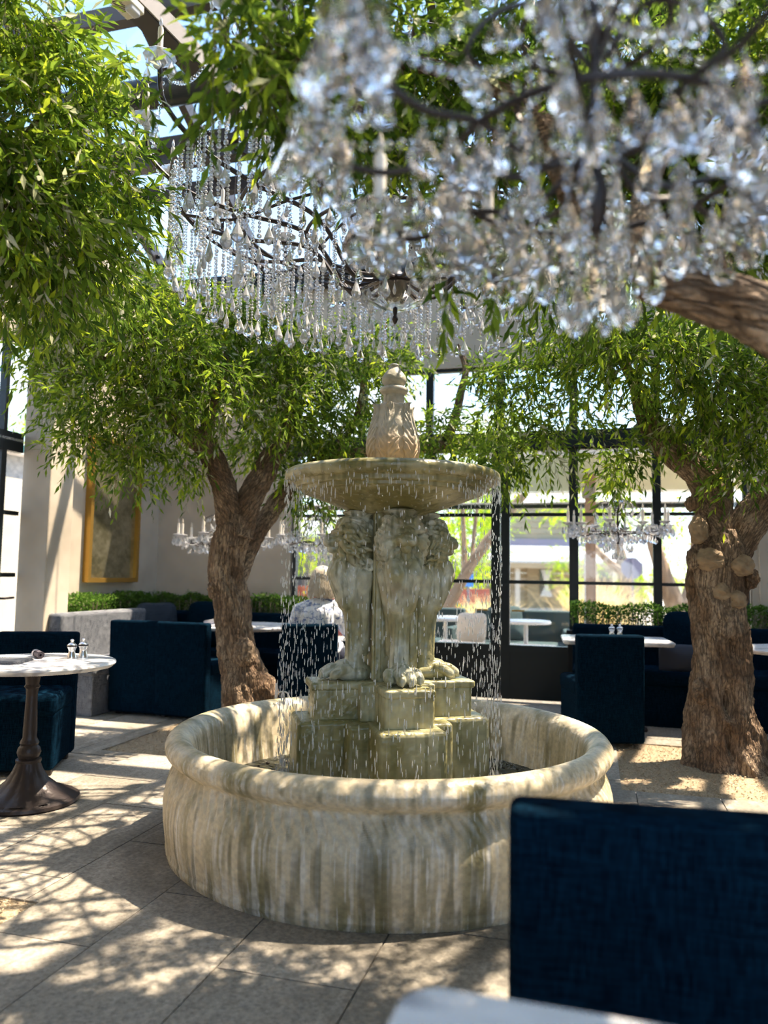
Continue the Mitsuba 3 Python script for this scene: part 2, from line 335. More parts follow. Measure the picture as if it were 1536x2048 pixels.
struct('wall_back', cat_([box(XL - .25, -3.24, YB, YB + .22, 0, ZE), box(-3.24, 1.44, YB, YB + .22, 3.46, ZE), box(1.44, XR, YB, YB + .22, 0, ZE)]), 'plaster', label='taupe plaster end wall around the steel windows')
struct('wall_left', cat_([box(XL - .07, XL, 6.0, 6.4, 0, ZE), box(XL - .25, XL, 6.4, YB + .22, 0, ZE), box(XL - .25, XL, 3.4, 5.70, 3.3, ZE)]), 'plaster', label='taupe plaster wall that carries the gilt mirror')
struct('trim_1', rbox(.30, .32, ZE, .012, (XL + .15, 5.86, ZE / 2)), 'plaster', label='plaster pilaster between the glazed side door and the mirror')
struct('wall_added_rear', cat_([box(XL, -.5, YF - .35, YF - .15, 0, ZE), box(-.5, XR, YF - .35, YF - .15, 3.5, ZE), box(-.5, XR, YF - .35, YF - .15, 0, .25), box(2.8, XR, YF - .35, YF - .15, .25, 3.5), box(XL - .25, XL, YF - .3, 3.4, 2.56, ZE), box(XL - .25, XL, YF - .3, 3.4, 0, 2.6)]), 'plaster', label='unseen plaster walls added behind the camera to cut sky light')  # unseen, added to cut sky light; the opening lets some blue fill in
struct('wall_right', box(XR, XR + .2, YF - .35, YB, 0, ZE), 'plaster')
struct('trim_2', box(1.50, 1.95, YB - .06, YB + .02, 0, ZE), 'plaster', label='plaster pier right of the steel windows')
struct('trim_3', box(XL - .27, XL + .03, YF, YB + .2, ZE - .02, ZE + .04), 'plaster', label='plaster coping on top of the side wall')

def pane_y(x0, x1, z0, z1, y=YB + .05): return (np.array([[x0, y, z0], [x1, y, z0], [x1, y, z1], [x0, y, z1]]), np.array([[0, 1, 2], [0, 2, 3]]))
def pane_x(y0, y1, z0, z1, x): return (np.array([[x, y0, z0], [x, y1, z0], [x, y1, z1], [x, y0, z1]]), np.array([[0, 1, 2], [0, 2, 3]]))
def root(name, label=None):
    k = key_for(name); labels[k] = {'kind': 'structure'}
    if label: labels[k]['label'] = label
    return k
Y0, Y1 = YB + .01, YB + .09
def window_bay(name, x0, x1, zs, label, base=None):
    """zs: heights of the horizontal bars, bottom to top"""
    w = root(name, label)
    part(w, 'jamb', box(x0, x0 + .04, Y0, Y1, zs[0], zs[-1]), 'steel'); part(w, 'jamb', box(x1 - .04, x1, Y0, Y1, zs[0], zs[-1]), 'steel')
    for z in zs: part(w, 'glazing_bar', box(x0 + .04, x1 - .04, Y0 + .01, Y1 - .01, z - .016, z + .016), 'steel')
    for a, b in zip(zs[:-1], zs[1:]): part(w, 'pane', pane_y(x0 + .04, x1 - .04, a, b), 'glass')
    if base: part(w, 'base_panel', box(x0 + .04, x1 - .04, Y0 + .015, Y1 - .015, 0.02, base), 'steel')
    return w
ZB = [.52, 1.20, 1.89, 2.57]
window_bay('window_1', -3.22, -2.44, ZB, 'tall steel window behind the left of the fountain', .52)
window_bay('window_2', -2.44, -1.69, ZB, 'tall steel window hidden behind the fountain bowl', .52)
window_bay('window_3', -.19, .60, ZB, 'tall steel window behind the right chandelier', .52)
window_bay('window_4', .60, 1.42, ZB, 'tall steel window left of the plaster pier', .52)
for k, (a, b) in enumerate([(-3.22, -2.44), (-2.44, -1.69), (-1.69, -.94), (-.94, -.19), (-.19, .60), (.60, 1.42)]):
    window_bay('window_%d' % (5 + k), a, b, [2.74, 3.44], 'clerestory window above the steel transom')
struct('trim_4', box(-3.24, 1.44, YB - .03, YB + .12, 2.57, 2.74), 'steel', label='dark steel transom beam over the doors and windows')
for k, (a, b, hx) in enumerate([(-1.67, -.935, -1.06), (-.925, -.19, -.80)]):
    d = root('door_%d' % (k + 1), 'glazed steel door leaf, %s of the pair behind the fountain' % ('left' if k == 0 else 'right'))
    st = .09
    inner = b if k == 0 else a
    part(d, 'stile', box(a, a + (st if k else .05), Y0, Y1, .02, 2.57), 'steel'); part(d, 'stile', box(b - (.05 if k else st), b, Y0, Y1, .02, 2.57), 'steel')
    xa, xb = a + (st if k else .05), b - (.05 if k else st)
    for z in ZB[1:]: part(d, 'glazing_bar', box(xa, xb, Y0 + .01, Y1 - .01, z - .018, z + .018), 'steel')
    part(d, 'kick_panel', cat_([box(xa, xb, Y0 + .01, Y1 - .01, .02, .50)]), 'steel'); part(d, 'bottom_rail', box(xa, xb, Y0, Y1, .50, .56), 'steel')
    for z0, z1 in zip([.56] + ZB[1:], ZB[1:]): part(d, 'pane', pane_y(xa, xb, z0, z1), 'glass')
    h = part(d, 'handle', cat_([rod((hx, Y0 + .02, .91), (hx, Y0 - .05, .91), .009), pipe([(hx, Y0 - .05, .91), (hx + (-.06 if k == 0 else .06), Y0 - .055, .912), (hx + (-.12 if k == 0 else .12), Y0 - .05, .91)], .009)]), 'gold', 40, label='brass lever handle')
# the glazed side door left of the pilaster
XG = XL - .035
d = root('door_3', 'glazed steel side door left of the plaster pilaster')
part(d, 'header', box(XG - .03, XG + .035, 3.4, 5.70, 2.28, 2.45), 'steel')
t = meshkit.text_mesh('ED DURING BUSINESS HOURS', .021, .001); w_ = t.bounds[1, 0] - t.bounds[0, 0]
t.apply_transform(np.array([[0, 0, 1, XG + .0355], [1, 0, 0, 5.69 - w_], [0, 1, 0, 2.375], [0, 0, 0, 1.0]]))
part(d, 'header__lettering', t, 'white_paint', label='white lettering ED DURING BUSINESS HOURS')
for y in (5.47, 4.5, 3.45): part(d, 'stile', box(XG - .03, XG + .04, y - (.03 if y > 5 else .04), y + .03, .02, 2.28), 'steel')
for z in (.10, 1.20, 1.74): part(d, 'glazing_bar', box(XG - .02, XG + .03, 3.45, 5.69, z - .018, z + .018), 'steel')
for y0, y1 in ((3.45, 4.5), (4.5, 5.49), (5.49, 5.69)):
    for z0, z1 in ((.1, 1.2), (1.2, 1.74), (1.74, 2.28)): part(d, 'pane', pane_x(y0, y1, z0, z1, XG), 'glass')
part(d, 'handle', cat_([rod((XG + .03, 5.50, 1.0), (XG + .09, 5.50, 1.0), .01), rod((XG + .085, 5.50, 1.0), (XG + .085, 5.62, 1.005), .01)]), 'iron', 40)
w = root('window_11', 'clerestory window over the glazed side door')
for y in (3.4, 4.5, 5.45): part(w, 'jamb', box(XG - .03, XG + .04, y, y + .04, 2.45, 3.3), 'steel')
part(w, 'sill_bar', box(XG - .03, XG + .04, 3.4, 5.7, 3.26, 3.3), 'steel')
for y0, y1 in ((3.4, 4.5), (4.5, 5.45), (5.45, 5.7)): part(w, 'pane', pane_x(y0, y1, 2.45, 3.26, XG), 'glass')
scene['teal_paint'] = pri((.03, .16, .19), .4)
br = thing('brace_frame', 'teal steel cross brace frame outside the side clerestory window', 'brace')
part(br, 'rod', rod((-6.2, 6.05, 2.62), (-6.2, 7.3, 3.95), .022), 'teal_paint'); part(br, 'rod', rod((-6.2, 6.25, 3.95), (-6.2, 7.0, 2.62), .022), 'teal_paint'); part(br, 'rail', box(-6.23, -6.17, 5.6, 7.6, 2.56, 2.64), 'teal_paint')
part(br, 'post', box(-6.25, -6.17, 7.55, 7.63, 0, 4.0), 'teal_paint'); part(br, 'post', box(-6.25, -6.17, 5.6, 5.68, 0, 4.0), 'teal_paint')

# the glass gable roof: ridge along X, rafters and purlins of dark steel
YR, SL = 3.68, .466
def zroof(y): return ZE + SL * ((YB - y) if y > YR else (y - YF + .01))
ra = root('ceiling', 'gabled glass roof on dark steel rafters and purlins')
def beam(a, b, w, h):
    a, b = np.array(a, float), np.array(b, float); t = (b - a) / np.linalg.norm(b - a); s = np.cross(t, [0, 0, 1]); s /= np.linalg.norm(s); u = np.cross(s, t)
    return hull([p + s * w / 2 * i + u * h / 2 * j for p in (a, b) for i in (-1, 1) for j in (-1, 1)])
xs = [XL + .1 + k * 1.2 for k in range(7)] + [XR]
for x in xs:
    part(ra, 'rafter', beam((x, YB, ZE), (x, YR, zroof(YR)), .07, .14), 'bronze_steel'); part(ra, 'rafter', beam((x, YR, zroof(YR)), (x, YF, ZE), .07, .14), 'bronze_steel')
for y in np.linspace(7.6, 6.75, 8):
    part(ra, 'bolt', sph((xs[0] + .05, y, zroof(y) - .03), .028, 1), 'steel', True)
for y in (6.72, 5.2, 2.2, .95): part(ra, 'purlin', box(XL, XR, y - .05, y + .05, zroof(y) - .16, zroof(y) - .02), 'bronze_steel')
part(ra, 'purlin', cat_([box(XL, XR, 6.14, 6.40, zroof(6.3) - .17, zroof(6.3) - .05), box(XL, XR, 6.2, 6.34, zroof(6.3) - .28, zroof(6.3) - .17)]), 'bronze_steel')
part(ra, 'ridge_beam', box(XL, XR, YR - .08, YR + .08, zroof(YR) - .22, zroof(YR) - .02), 'bronze_steel')
part(ra, 'eave_beam', cat_([box(XL, XR, YB - .10, YB + .04, ZE - .17, ZE + .0), box(XL, XR, YB - .16, YB - .08, ZE - .05, ZE + .03)]), 'steel'); part(ra, 'eave_beam', box(XL, XR, YF - .1, YF + .1, ZE - .17, ZE), 'steel')
part(ra, 'brace_beam', beam((-2.93, 3.35, 4.92), (-2.67, 5.40, 4.92), .15, .15), 'bronze_steel'); part(ra, 'brace_strip', beam((-2.845, 3.35, 4.92), (-2.585, 5.40, 4.92), .012, .13), 'pale_steel')
ys = [YB, 6.72, 6.27, 5.2, YR, 2.2, .95, YF]
for x0, x1 in zip(xs[:-1], xs[1:]):
    for a, b in zip(ys[:-1], ys[1:]):
        if b < 1.0: part(ra, 'sky_block_panel', hull([(x, y, zroof(y) + e) for x in (x0, x1) for y in (a, b) for e in (.02, .06)]), 'plaster'); continue  # unseen solid panels added over the camera to block sky light
        v = np.array([[x0, a, zroof(a)], [x1, a, zroof(a)], [x1, b, zroof(b)], [x0, b, zroof(b)]]); v[:, 2] += .03
        part(ra, 'pane', (v, np.array([[0, 1, 2], [0, 2, 3]])), 'glass')
single('ceiling_duct', pipe([(XL + .05, 5.75, 5.50), (-1.5, 5.75, 5.50), (XR - .05, 5.75, 5.50)], .13, 24, .5), 'steel', 'round dark duct running under the glass roof', 'duct', 40)
al = thing('fire_alarm', 'beige fire alarm strobe fixed under the diagonal roof beam', 'alarm')
AM = np.eye(4)
def alarm_place(m):
    m = m.copy(); a = math.radians(-7); m.apply_transform(trimesh.transformations.rotation_matrix(a, [0, 0, 1])); m.apply_translation((-2.83, 3.97, 4.818)); return m
part(al, 'case', alarm_place(rbox(.14, .20, .055, .01, (0, 0, 0))), pri((.62, .56, .42), .5), 40)
part(al, 'grille', alarm_place(cat_([box(-.045, .01, -.07 + k * .013, -.064 + k * .013, -.029, -.026) for k in range(8)])), 'black')
part(al, 'strobe_lens', alarm_place(rbox(.055, .09, .05, .012, (.035, .03, -.035))), 'cut_glass', 40)
t = meshkit.text_mesh('FIRE', .02, .001, True); t.apply_translation((-.03, -.01, 0)); t.apply_transform(np.array([[1, 0, 0, 0], [0, 0, -1, -.1005], [0, 1, 0, 0], [0, 0, 0, 1.0]]))
part(al, 'lettering', alarm_place(t), 'red_paint', label='red lettering FIRE')
co = thing('conduit', 'pair of curved grey conduits bent over the top of the back wall', 'conduit')
part(co, 'hose', pipe([(-4.20, YB - .03, 4.18), (-4.21, YB - .05, 4.34), (-4.27, YB - .07, 4.44), (-4.42, YB - .09, 4.47), (-4.58, YB - .1, 4.48)], .022), 'pale_steel', 40)
part(co, 'hose', pipe([(-4.12, YB - .03, 4.18), (-4.13, YB - .05, 4.42), (-4.10, YB - .08, 4.56), (-4.00, YB - .1, 4.66)], .022), 'pale_steel', 40)

# gilt mirror on the left wall
mr = thing('wall_mirror', 'tall aged mirror in a thin gilt frame on the plaster wall', 'mirror')
my0, my1, mz0, mz1, fx = 6.60, 7.47, 1.13, 2.62, XL
part(mr, 'glass', box(fx + .012, fx + .03, my0 + .03, my1 - .03, mz0 + .03, mz1 - .03), 'old_mirror')
for nm, bx in (('a', box(fx, fx + .07, my0, my0 + .045, mz0, mz1)), ('b', box(fx, fx + .07, my1 - .045, my1, mz0, mz1)), ('c', box(fx, fx + .07, my0 + .045, my1 - .045, mz0, mz0 + .045)), ('d', box(fx, fx + .07, my0 + .045, my1 - .045, mz1 - .045, mz1))):
    part(mr, 'frame_rail', bx, 'gold')

# ------------------------------------------------------------------ the fountain
fo = thing('fountain', 'tiered stone lion fountain with a round bowl in a wide round basin', 'fountain')
FT = place(FX, FY, 0)
def at_f(m): return moved(m, FX, FY, 0)
def rot_f(m, ang): return moved(m, FX, FY, 0, ang)
basin = [(.0, .10), (.84, .10), (.875, .13), (.90, .25), (.915, .38), (.925, .45), (.94, .485), (.965, .508), (.995, .518), (1.025, .508), (1.045, .485), (1.052, .462), (1.046, .438), (1.03, .42), (1.012, .408), (1.0, .398), (.998, .385), (1.006, .365),
         (1.022, .335), (1.037, .30), (1.046, .26), (1.05, .21), (1.047, .15), (1.04, .09), (1.032, .045), (1.034, .03), (1.025, .0), (.6, -.02)]
bp = smooth_path([(a, b) + (0,) for a, b in basin[1:-1]], .008)[:, :2]
bp = np.vstack([[0, .10], bp, [.6, -.02]])
def basin_wave(th, r, z):
    q = np.stack([np.cos(th) * 3, np.sin(th) * 3, z * 3], -1)
    rib = np.exp(-((z - .355) / .045)**2) * (r > .95)
    w = .006 * np.sin(150 * th + 26 * (z - .35) / .1 * .35 + 6 * meshkit.noise(q * 2)) * rib * (.5 + meshkit.noise(q * 4 + 9))
    return r + w + .006 * (meshkit.fbm(q * 2.2, 3) - .5) * (r > .3)
put_b = lathe(bp[::-1], 900, basin_wave); put_b.invert() if put_b.volume < 0 else None
part(fo, 'basin', at_f(put_b), 'stone', 50)
# water lying in the basin
n = 90; rr = np.linspace(.0, .893, 60); pr_ = [(r, .215 + .004 * math.sin(r * 60) * (r < .85)) for r in rr]
wt = lathe(np.array(pr_)[::-1], 160, None); wt.vertices[:, 2] += .012 * (meshkit.fbm(np.asarray(wt.vertices) * 9, 3) - .5)
if wt.face_normals[:, 2].mean() < 0: wt.invert()
single('basin_water', at_f(wt), 'basin_water_mat', 'dark rippled water lying in the bottom of the stone basin', 'water', True, kind='stuff')
db = []
for k in range(260):
    a = rng.uniform(0, 2 * PI); r = rng.uniform(.5, .86); s = rng.uniform(.006, .02); db.append(sph((FX + r * math.cos(a), FY + r * math.sin(a), .218), (s, s * rng.uniform(.4, 1), s * .6), 0))
single('wet_debris', cat_(db), 'debris', 'small dark wet bits floating on the basin water', 'debris', False, kind='stuff')

ARM = [math.atan2(*(RIGHT * math.sin(math.radians(13)) - VIEW * math.cos(math.radians(13)))[[1, 0]]) + k * PI / 2 for k in range(4)]
who = ['facing the camera', 'on the right', 'hidden behind the pillar', 'in profile on the left']
def plinth(x0, x1, w, z0, z1, r): return rbox(x1 - x0, w, z1 - z0, r, ((x0 + x1) / 2, 0, (z0 + z1) / 2), 2)
low = plinth(.10, .465, .31, .05, .575, .022)
upp = cat_([plinth(.08, .385, .225, .57, .712, .008), plinth(.08, .402, .236, .708, .745, .012)])
for k, a in enumerate(ARM):
    part(fo, 'lower_plinth', rot_f(low, a), 'wet_stone', 40); part(fo, 'upper_plinth', rot_f(upp, a), 'wet_stone', 40)
core = cat_([rbox(.50, .50, .52, .02, (0, 0, .31)), rbox(.36, .36, .17, .01, (0, 0, .655)), rbox(.205, .205, .84, .012, (0, 0, 1.15), 2)])
for s in range(4):
    c, sn = math.cos(s * PI / 2), math.sin(s * PI / 2)
    core = cat_([core] + [moved(rbox(.012, .03, .80, .005, (.105, q, 1.15)), 0, 0, 0, s * PI / 2) for q in (-.085, .085)])
part(fo, 'pillar', rot_f(core, ARM[0]), 'wet_stone', 40)

# lion: outward is +x, its foot on z = 0
def make_lion():
    ms = []
    ms += chain([(.175, 0, .03, .052), (.178, 0, .11, .049), (.172, 0, .20, .047), (.172, 0, .28, .052), (.185, 0, .36, .066), (.20, 0, .43, .078), (.205, 0, .50, .084), (.19, 0, .56, .085), (.17, 0, .63, .09), (.155, 0, .70, .08), (.15, 0, .75, .06)])
    for s in (-1, 1):
        ms += chain([(.215, s * .018, .37, .05), (.25, s * .038, .45, .045), (.275, s * .045, .51, .042), (.262, s * .05, .55, .038)])
        ms += chain([(.20, s * .022, .10, .02), (.205, s * .022, .22, .016), (.215, s * .02, .34, .02)])
        ms += chain([(.272 + .019 * math.cos(t), s * .048, .530 + .019 * math.sin(t), .0105) for t in np.linspace(-1.5, 3.6, 9)], 1)
        ms += chain([(.285, s * .02, .50, .016), (.275, s * .03, .45, .014), (.25, s * .02, .38, .010)], 1)
        ms += chain([(.14, s * .025, .14, .03), (.145, s * .028, .30, .032), (.15, s * .045, .42, .042), (.15, s * .06, .50, .045)])
    # paw: four toes with knuckles, claws at the front
    ms += chain([(.135, 0, .035, .042), (.18, 0, .05, .056), (.24, 0, .046, .05)])
    ms += chain([(.15, -.03, .03, .035), (.24, -.045, .035, .034)]) + chain([(.15, .03, .03, .035), (.24, .045, .035, .034)])
    for y, x in ((-.067, .285), (-.023, .325), (.023, .325), (.067, .285)):
        ms += chain([(.225, y * .8, .052, .028), (x - .035, y, .050, .0265), (x, y * 1.05, .030, .0245)], 2)
        ms += chain([(x + .012, y * 1.05, .022, .011), (x + .02, y * 1.06, .012, .007)], 1)
    # head: skull, brow, muzzle, jaw, nose, ears
    ms += [blob((.235, 0, .688), (.066, .062, .066))]
    ms += chain([(.262, -.03, .708, .022), (.288, 0, .705, .02), (.262, .03, .708, .022)])
    for s in (-1, 1):
        ms += chain([(.265, s * .02, .672, .034), (.318, s * .017, .662, .026)])
        ms += chain([(.262, s * .045, .665, .026), (.235, s * .055, .645, .03)])
        ms += chain([(.205, s * .075, .735, .02), (.215, s * .085, .752, .012)])
    ms += chain([(.265, 0, .692, .024), (.318, 0, .685, .016)]) + chain([(.325, -.012, .683, .012), (.325, .012, .683, .012)])
    ms += chain([(.262, 0, .632, .03), (.303, 0, .628, .022)]) + chain([(.27, 0, .60, .025), (.285, 0, .575, .012)])
    # mane: a collar of curling locks around the head and down the chest
    r = np.random.default_rng(3)
    ms += [blob((.185, 0, .65), (.07, .108, .115))]
    ms += [blob((.16, 0, .735), (.075, .075, .05))]
    for ring, (r0, r1, x0, x1, n) in enumerate(((.066, .118, .262, .215, 17), (.082, .132, .245, .185, 19), (.09, .130, .215, .155, 19), (.085, .120, .185, .125, 17))):
        for k in range(n):
            a = PI / 2 + (k + .5 * (ring % 2)) * 2 * PI / n + r.uniform(-.1, .1); sw = r.choice((-1, 1)); pts = []
            for t, rr_ in ((0, .015), (.2, .0195), (.4, .019), (.6, .0165), (.8, .0125), (1, .006)):
                aa = a + sw * .20 * math.sin(t * 4.4) - .35 * t * math.cos(a) * .6; q = r0 + (r1 - r0) * math.sin(t * PI * .55)
                pts.append((x0 + (x1 - x0) * t + .012 * math.sin(t * PI), math.cos(aa) * q * .92, .675 + math.sin(aa) * q * .95 - .045 * t * t, rr_))
            if max(p[2] for p in pts) < .785: ms += chain(pts, 1)
    for k in range(9):
        a = (k - 4) * .26; ms += chain([(.268, .045 * math.sin(a), .735, .013), (.245, .07 * math.sin(a), .765, .017), (.205, .09 * math.sin(a), .772, .016), (.165, .10 * math.sin(a), .76, .012)], 1)
    for k in range(16):
        y = r.uniform(-.075, .075); x = .27 - 3.5 * y * y; pts = [(x - .02, y, .60, .018), (x + .006, y * 1.05 + .008, .565, .017), (x, y * 1.1 - .008, .53, .013), (x - .012, y * 1.12, .50, .006)]
        ms += chain(pts, 1)
    # scrolls at the shoulder
    for s in (-1, 1):
        ms += chain([(.135 + .035 * math.cos(t) * (1 - t / 9), s * .082, .545 + .035 * math.sin(t) * (1 - t / 9), .0125) for t in np.linspace(0, 6.6, 14)], 1)
    m = fuse(ms, .010, 5)
    v = np.asarray(m.vertices); nrm = np.asarray(m.vertex_normals)
    mane = np.clip((v[:, 2] - .50) / .06, 0, 1) * np.clip((.275 - v[:, 0]) / .03, 0, 1)
    ph = np.arctan2(v[:, 1], v[:, 2] - .66)
    lock = np.sin(26 * ph + 60 * v[:, 0] + 7 * meshkit.noise(v * 22)) * .0036 * mane
    sin_ = .004 * (meshkit.fbm(v * np.array([30, 30, 9]), 3) - .5) * (1 - mane)
    eye = sum(np.exp(-((v - np.array([.292, s * .03, .692]))**2).sum(1) / .011**2) for s in (-1, 1))
    m.vertices = v + nrm * (lock + sin_ - .012 * eye)[:, None]
    eb = [sph((.281, s * .030, .692), .0095, 1) for s in (-1, 1)]
    return cat_([m] + eb)
lion = make_lion(); lion_d = mikit.ply(lion, 'lion_stone', 60)
cap = [(.055, .0), (.062, .006), (.066, .02), (.058, .03), (.062, .04), (.078, .055), (.082, .062), (.07, .07)]
capm = lathe(cap, 40, lambda th, r, z: r * (1 + .06 * np.cos(8 * th)))
for k, a in enumerate(ARM):
    part(fo, 'lion', lion_d, tw=place(FX, FY, .745, math.degrees(a)), label='carved stone lion with one great paw, ' + who[k])
    part(fo, 'capital', rot_f(moved(capm, .165, 0, 1.492), a), 'lion_stone', 40)
# the bowl on top and its finial
bowl = [(0, 1.545), (.175, 1.548), (.185, 1.556), (.30, 1.597), (.415, 1.640), (.428, 1.648), (.445, 1.650), (.452, 1.655), (.452, 1.666), (.456, 1.670), (.474, 1.671), (.480, 1.676), (.480, 1.694), (.486, 1.698), (.512, 1.700), (.529, 1.710), (.535, 1.728), (.532, 1.745), (.52, 1.757), (.505, 1.760), (.49, 1.754), (.47, 1.742), (.30, 1.722), (.12, 1.716), (0, 1.716)]
bp = np.vstack([bowl[:1], smooth_path([(a, b, 0) for a, b in bowl[1:-1]], .006)[:, :2], bowl[-1:]])
part(fo, 'bowl', at_f(lathe(bp, 200, lambda th, r, z: r + .003 * (meshkit.noise(np.stack([np.cos(th) * 5, np.sin(th) * 5, z * 9], -1)) - .5) * (r > .1))), 'wet_stone', 35)
fp_ = [(.0, 1.70), (.10, 1.70), (.104, 1.80), (.110, 1.825), (.120, 1.86), (.122, 1.89), (.117, 1.93), (.105, 1.98), (.092, 2.03), (.083, 2.07), (.078, 2.10), (.06, 2.105), (.054, 2.112), (.052, 2.15), (.056, 2.158), (.066, 2.165), (.071, 2.175), (.068, 2.188), (.056, 2.196), (.050, 2.203), (.058, 2.215), (.063, 2.232), (.058, 2.252), (.044, 2.272), (.030, 2.288), (.026, 2.298), (.027, 2.308), (.018, 2.317), (0, 2.319)]
fi = part(fo, 'finial', at_f(lathe(np.vstack([fp_[:1], smooth_path([(a, b, 0) for a, b in fp_[1:-1]], .005)[:, :2], fp_[-1:]]), 72, lambda th, r, z: r * (1 + .035 * np.cos(14 * th) * ((z > 2.115) & (z < 2.15))))), 'finial_stone', 40)
fpa = np.array(fp_[2:11])
def acanthus(phi):
    nu, nv = 33, 60
    t = np.linspace(0, 1, nv); u = np.linspace(-1, 1, nu); U, V = np.meshgrid(u, t)
    z = 1.808 + V * .295; R = np.interp(z, fpa[:, 1], fpa[:, 0])
    half = (.52 * np.sin(np.clip(V * 1.15 + .12, 0, 1) * PI * .62 + .55)) * (1 - .18 * np.abs(np.sin(V * PI * 5.2))) * np.where(V > .9, np.sqrt(np.clip((1.02 - V) / .12, 0, 1)), 1)
    ang = phi + U * half
    vein = np.abs(np.sin((V * 9 - np.abs(U) * 2.4) * PI / 1.2)) * .006 * (1 - .3 * np.abs(U)); rib = .010 * np.exp(-(U / .12)**2)
    off = .003 + .009 * (1 - U**2) + vein * (np.abs(U) > .1) + rib + .014 * np.clip((V - .86) / .14, 0, 1)**2
    off = np.where(np.abs(U) > .98, -.004, off)
    v = np.stack([(R + off) * np.cos(ang), (R + off) * np.sin(ang), z], -1).reshape(-1, 3)
    i, j = np.meshgrid(np.arange(nv - 1), np.arange(nu - 1), indexing='ij'); q = i * nu + j
    f = np.stack([q, q + 1, q + nu + 1, q + nu], -1).reshape(-1, 4)
    v2 = np.stack([(R - .004) * np.cos(ang), (R - .004) * np.sin(ang), z], -1).reshape(-1, 3)
    m = trimesh.Trimesh(np.vstack([v, v2]), np.vstack([f[:, [0, 1, 2]], f[:, [0, 2, 3]], (f + len(v))[:, [0, 2, 1]], (f + len(v))[:, [0, 3, 2]]]), process=False)
    return m
ph0 = math.atan2(-VIEW[1], -VIEW[0])
for k in range(6): part(fi, 'acanthus_leaf', at_f(acanthus(ph0 - .22 + k * PI / 3)), {'type': 'ref', 'id': 'finial_stone'}, 60)

# water falling from the bowl's lip all round, drop by drop, and a few strays
def drops(n, R0, R1, z0, z1, seed, long=(.014, .045)):
    r = np.random.default_rng(seed); a = r.uniform(0, 2 * PI, n); R = r.uniform(R0, R1, n); z = z0 - (z0 - z1) * r.uniform(0, 1, n)**.8; L = r.uniform(*long, n) * (.5 + .8 * (z0 - z) / (z0 - z1)); w = r.uniform(.0016, .0032, n)
    k = 5; th = np.arange(k) * 2 * PI / k; prof = [(0, .5), (.7, .34), (1, -.1), (.75, -.38), (0, -.5)]
    V = []
    for rr_, zz in prof: V.append(np.stack([rr_ * np.cos(th), rr_ * np.sin(th), np.full(k, zz)], -1))
    V = np.concatenate(V); F = []
    for i in range(len(prof) - 1):
        for j in range(k): a0, b0 = i * k + j, i * k + (j + 1) % k; F += [(a0, a0 + k, b0 + k), (a0, b0 + k, b0)]
    F = np.array(F)
    v = V[None] * np.stack([w, w, L], -1)[:, None] + np.stack([FX + R * np.cos(a), FY + R * np.sin(a), z], -1)[:, None]
    return trimesh.Trimesh(v.reshape(-1, 3), (F[None] + (np.arange(n) * len(V))[:, None, None]).reshape(-1, 3), process=False)
single('falling_water', cat_([drops(2300, .515, .545, 1.71, .24, 1), drops(300, .44, .53, 1.66, .25, 2), drops(160, .25, .44, 1.5, .3, 3, (.01, .025)), drops(420, .526, .538, 1.735, 1.60, 4, (.012, .04))]), 'water_drop', 'curtain of bright water drops falling from the lip of the fountain bowl', 'water', True, kind='stuff')

# ------------------------------------------------------------------ olive trees
def bark_limb(rows, sides, step, rough=1.0, seed=0, hollows=(), tint=(1, 1, 1)):
    q = smooth_path(rows, step)
    off = seed * 13.7
    def warp(TH, S, R, p):
        c, s = np.cos(TH), np.sin(TH)
        tw = S * 1.3
        c2, s2 = np.cos(TH + tw), np.sin(TH + tw)
        big = meshkit.fbm(np.stack([c2 * 1.3 + off, s2 * 1.3, S * 2.2], -1), 3) - .5
        flute = meshkit.noise(np.stack([c2 * 3.2 + off, s2 * 3.2, S * 1.6 + 5], -1)) - .5
        k = 6 + 22 * R
        rid = np.abs(meshkit.noise(np.stack([c2 * k + off, s2 * k, S * 9], -1)) - .5) + .6 * np.abs(meshkit.noise(np.stack([c2 * k * 2.1 + off, s2 * k * 2.1, S * 20 + 3], -1)) - .5)
        warp.rid = rid
        return R * (1 + .42 * rough * big + .34 * rough * flute) + np.minimum(R * .16, .022) * (rid - .4) * 1.5
    m, TH, S, R = tube(q[:, :3], np.maximum(q[:, 3], .003), sides, True, warp)
    v = np.asarray(m.vertices).copy()
    for h in hollows:
        d = v - np.array(h[:3]); w = np.exp(-(d[:, 0]**2 + d[:, 1]**2) / h[3]**2 - d[:, 2]**2 / h[4]**2)
        ax = q[np.argmin(np.abs(q[:, None, 2] - v[None, :, 2]), 0), :3]; inn = ax - v; inn[:, 2] = 0
        v += inn * (w * h[5])[:, None]
    m.vertices = v
    rid = np.concatenate([warp.rid.ravel(), [.4, .4]]) if len(v) > warp.rid.size else warp.rid.ravel()
    t = np.clip(rid / .55, 0, 1)[:, None]; b = meshkit.fbm(v * 6 + off, 3)[:, None]; g = meshkit.fbm(v * np.array([30, 30, 12]), 2)[:, None]
    col = np.array([.105, .07, .042]) * (1 - t) + np.array([.36, .265, .175]) * t
    col = col * (.75 + .5 * g); col = col * (1 - .35 * (b > .55)) + np.array([.27, .23, .18]) * (.35 * (b > .55))
    return m, np.clip(col * np.array(tint), 0, 1)

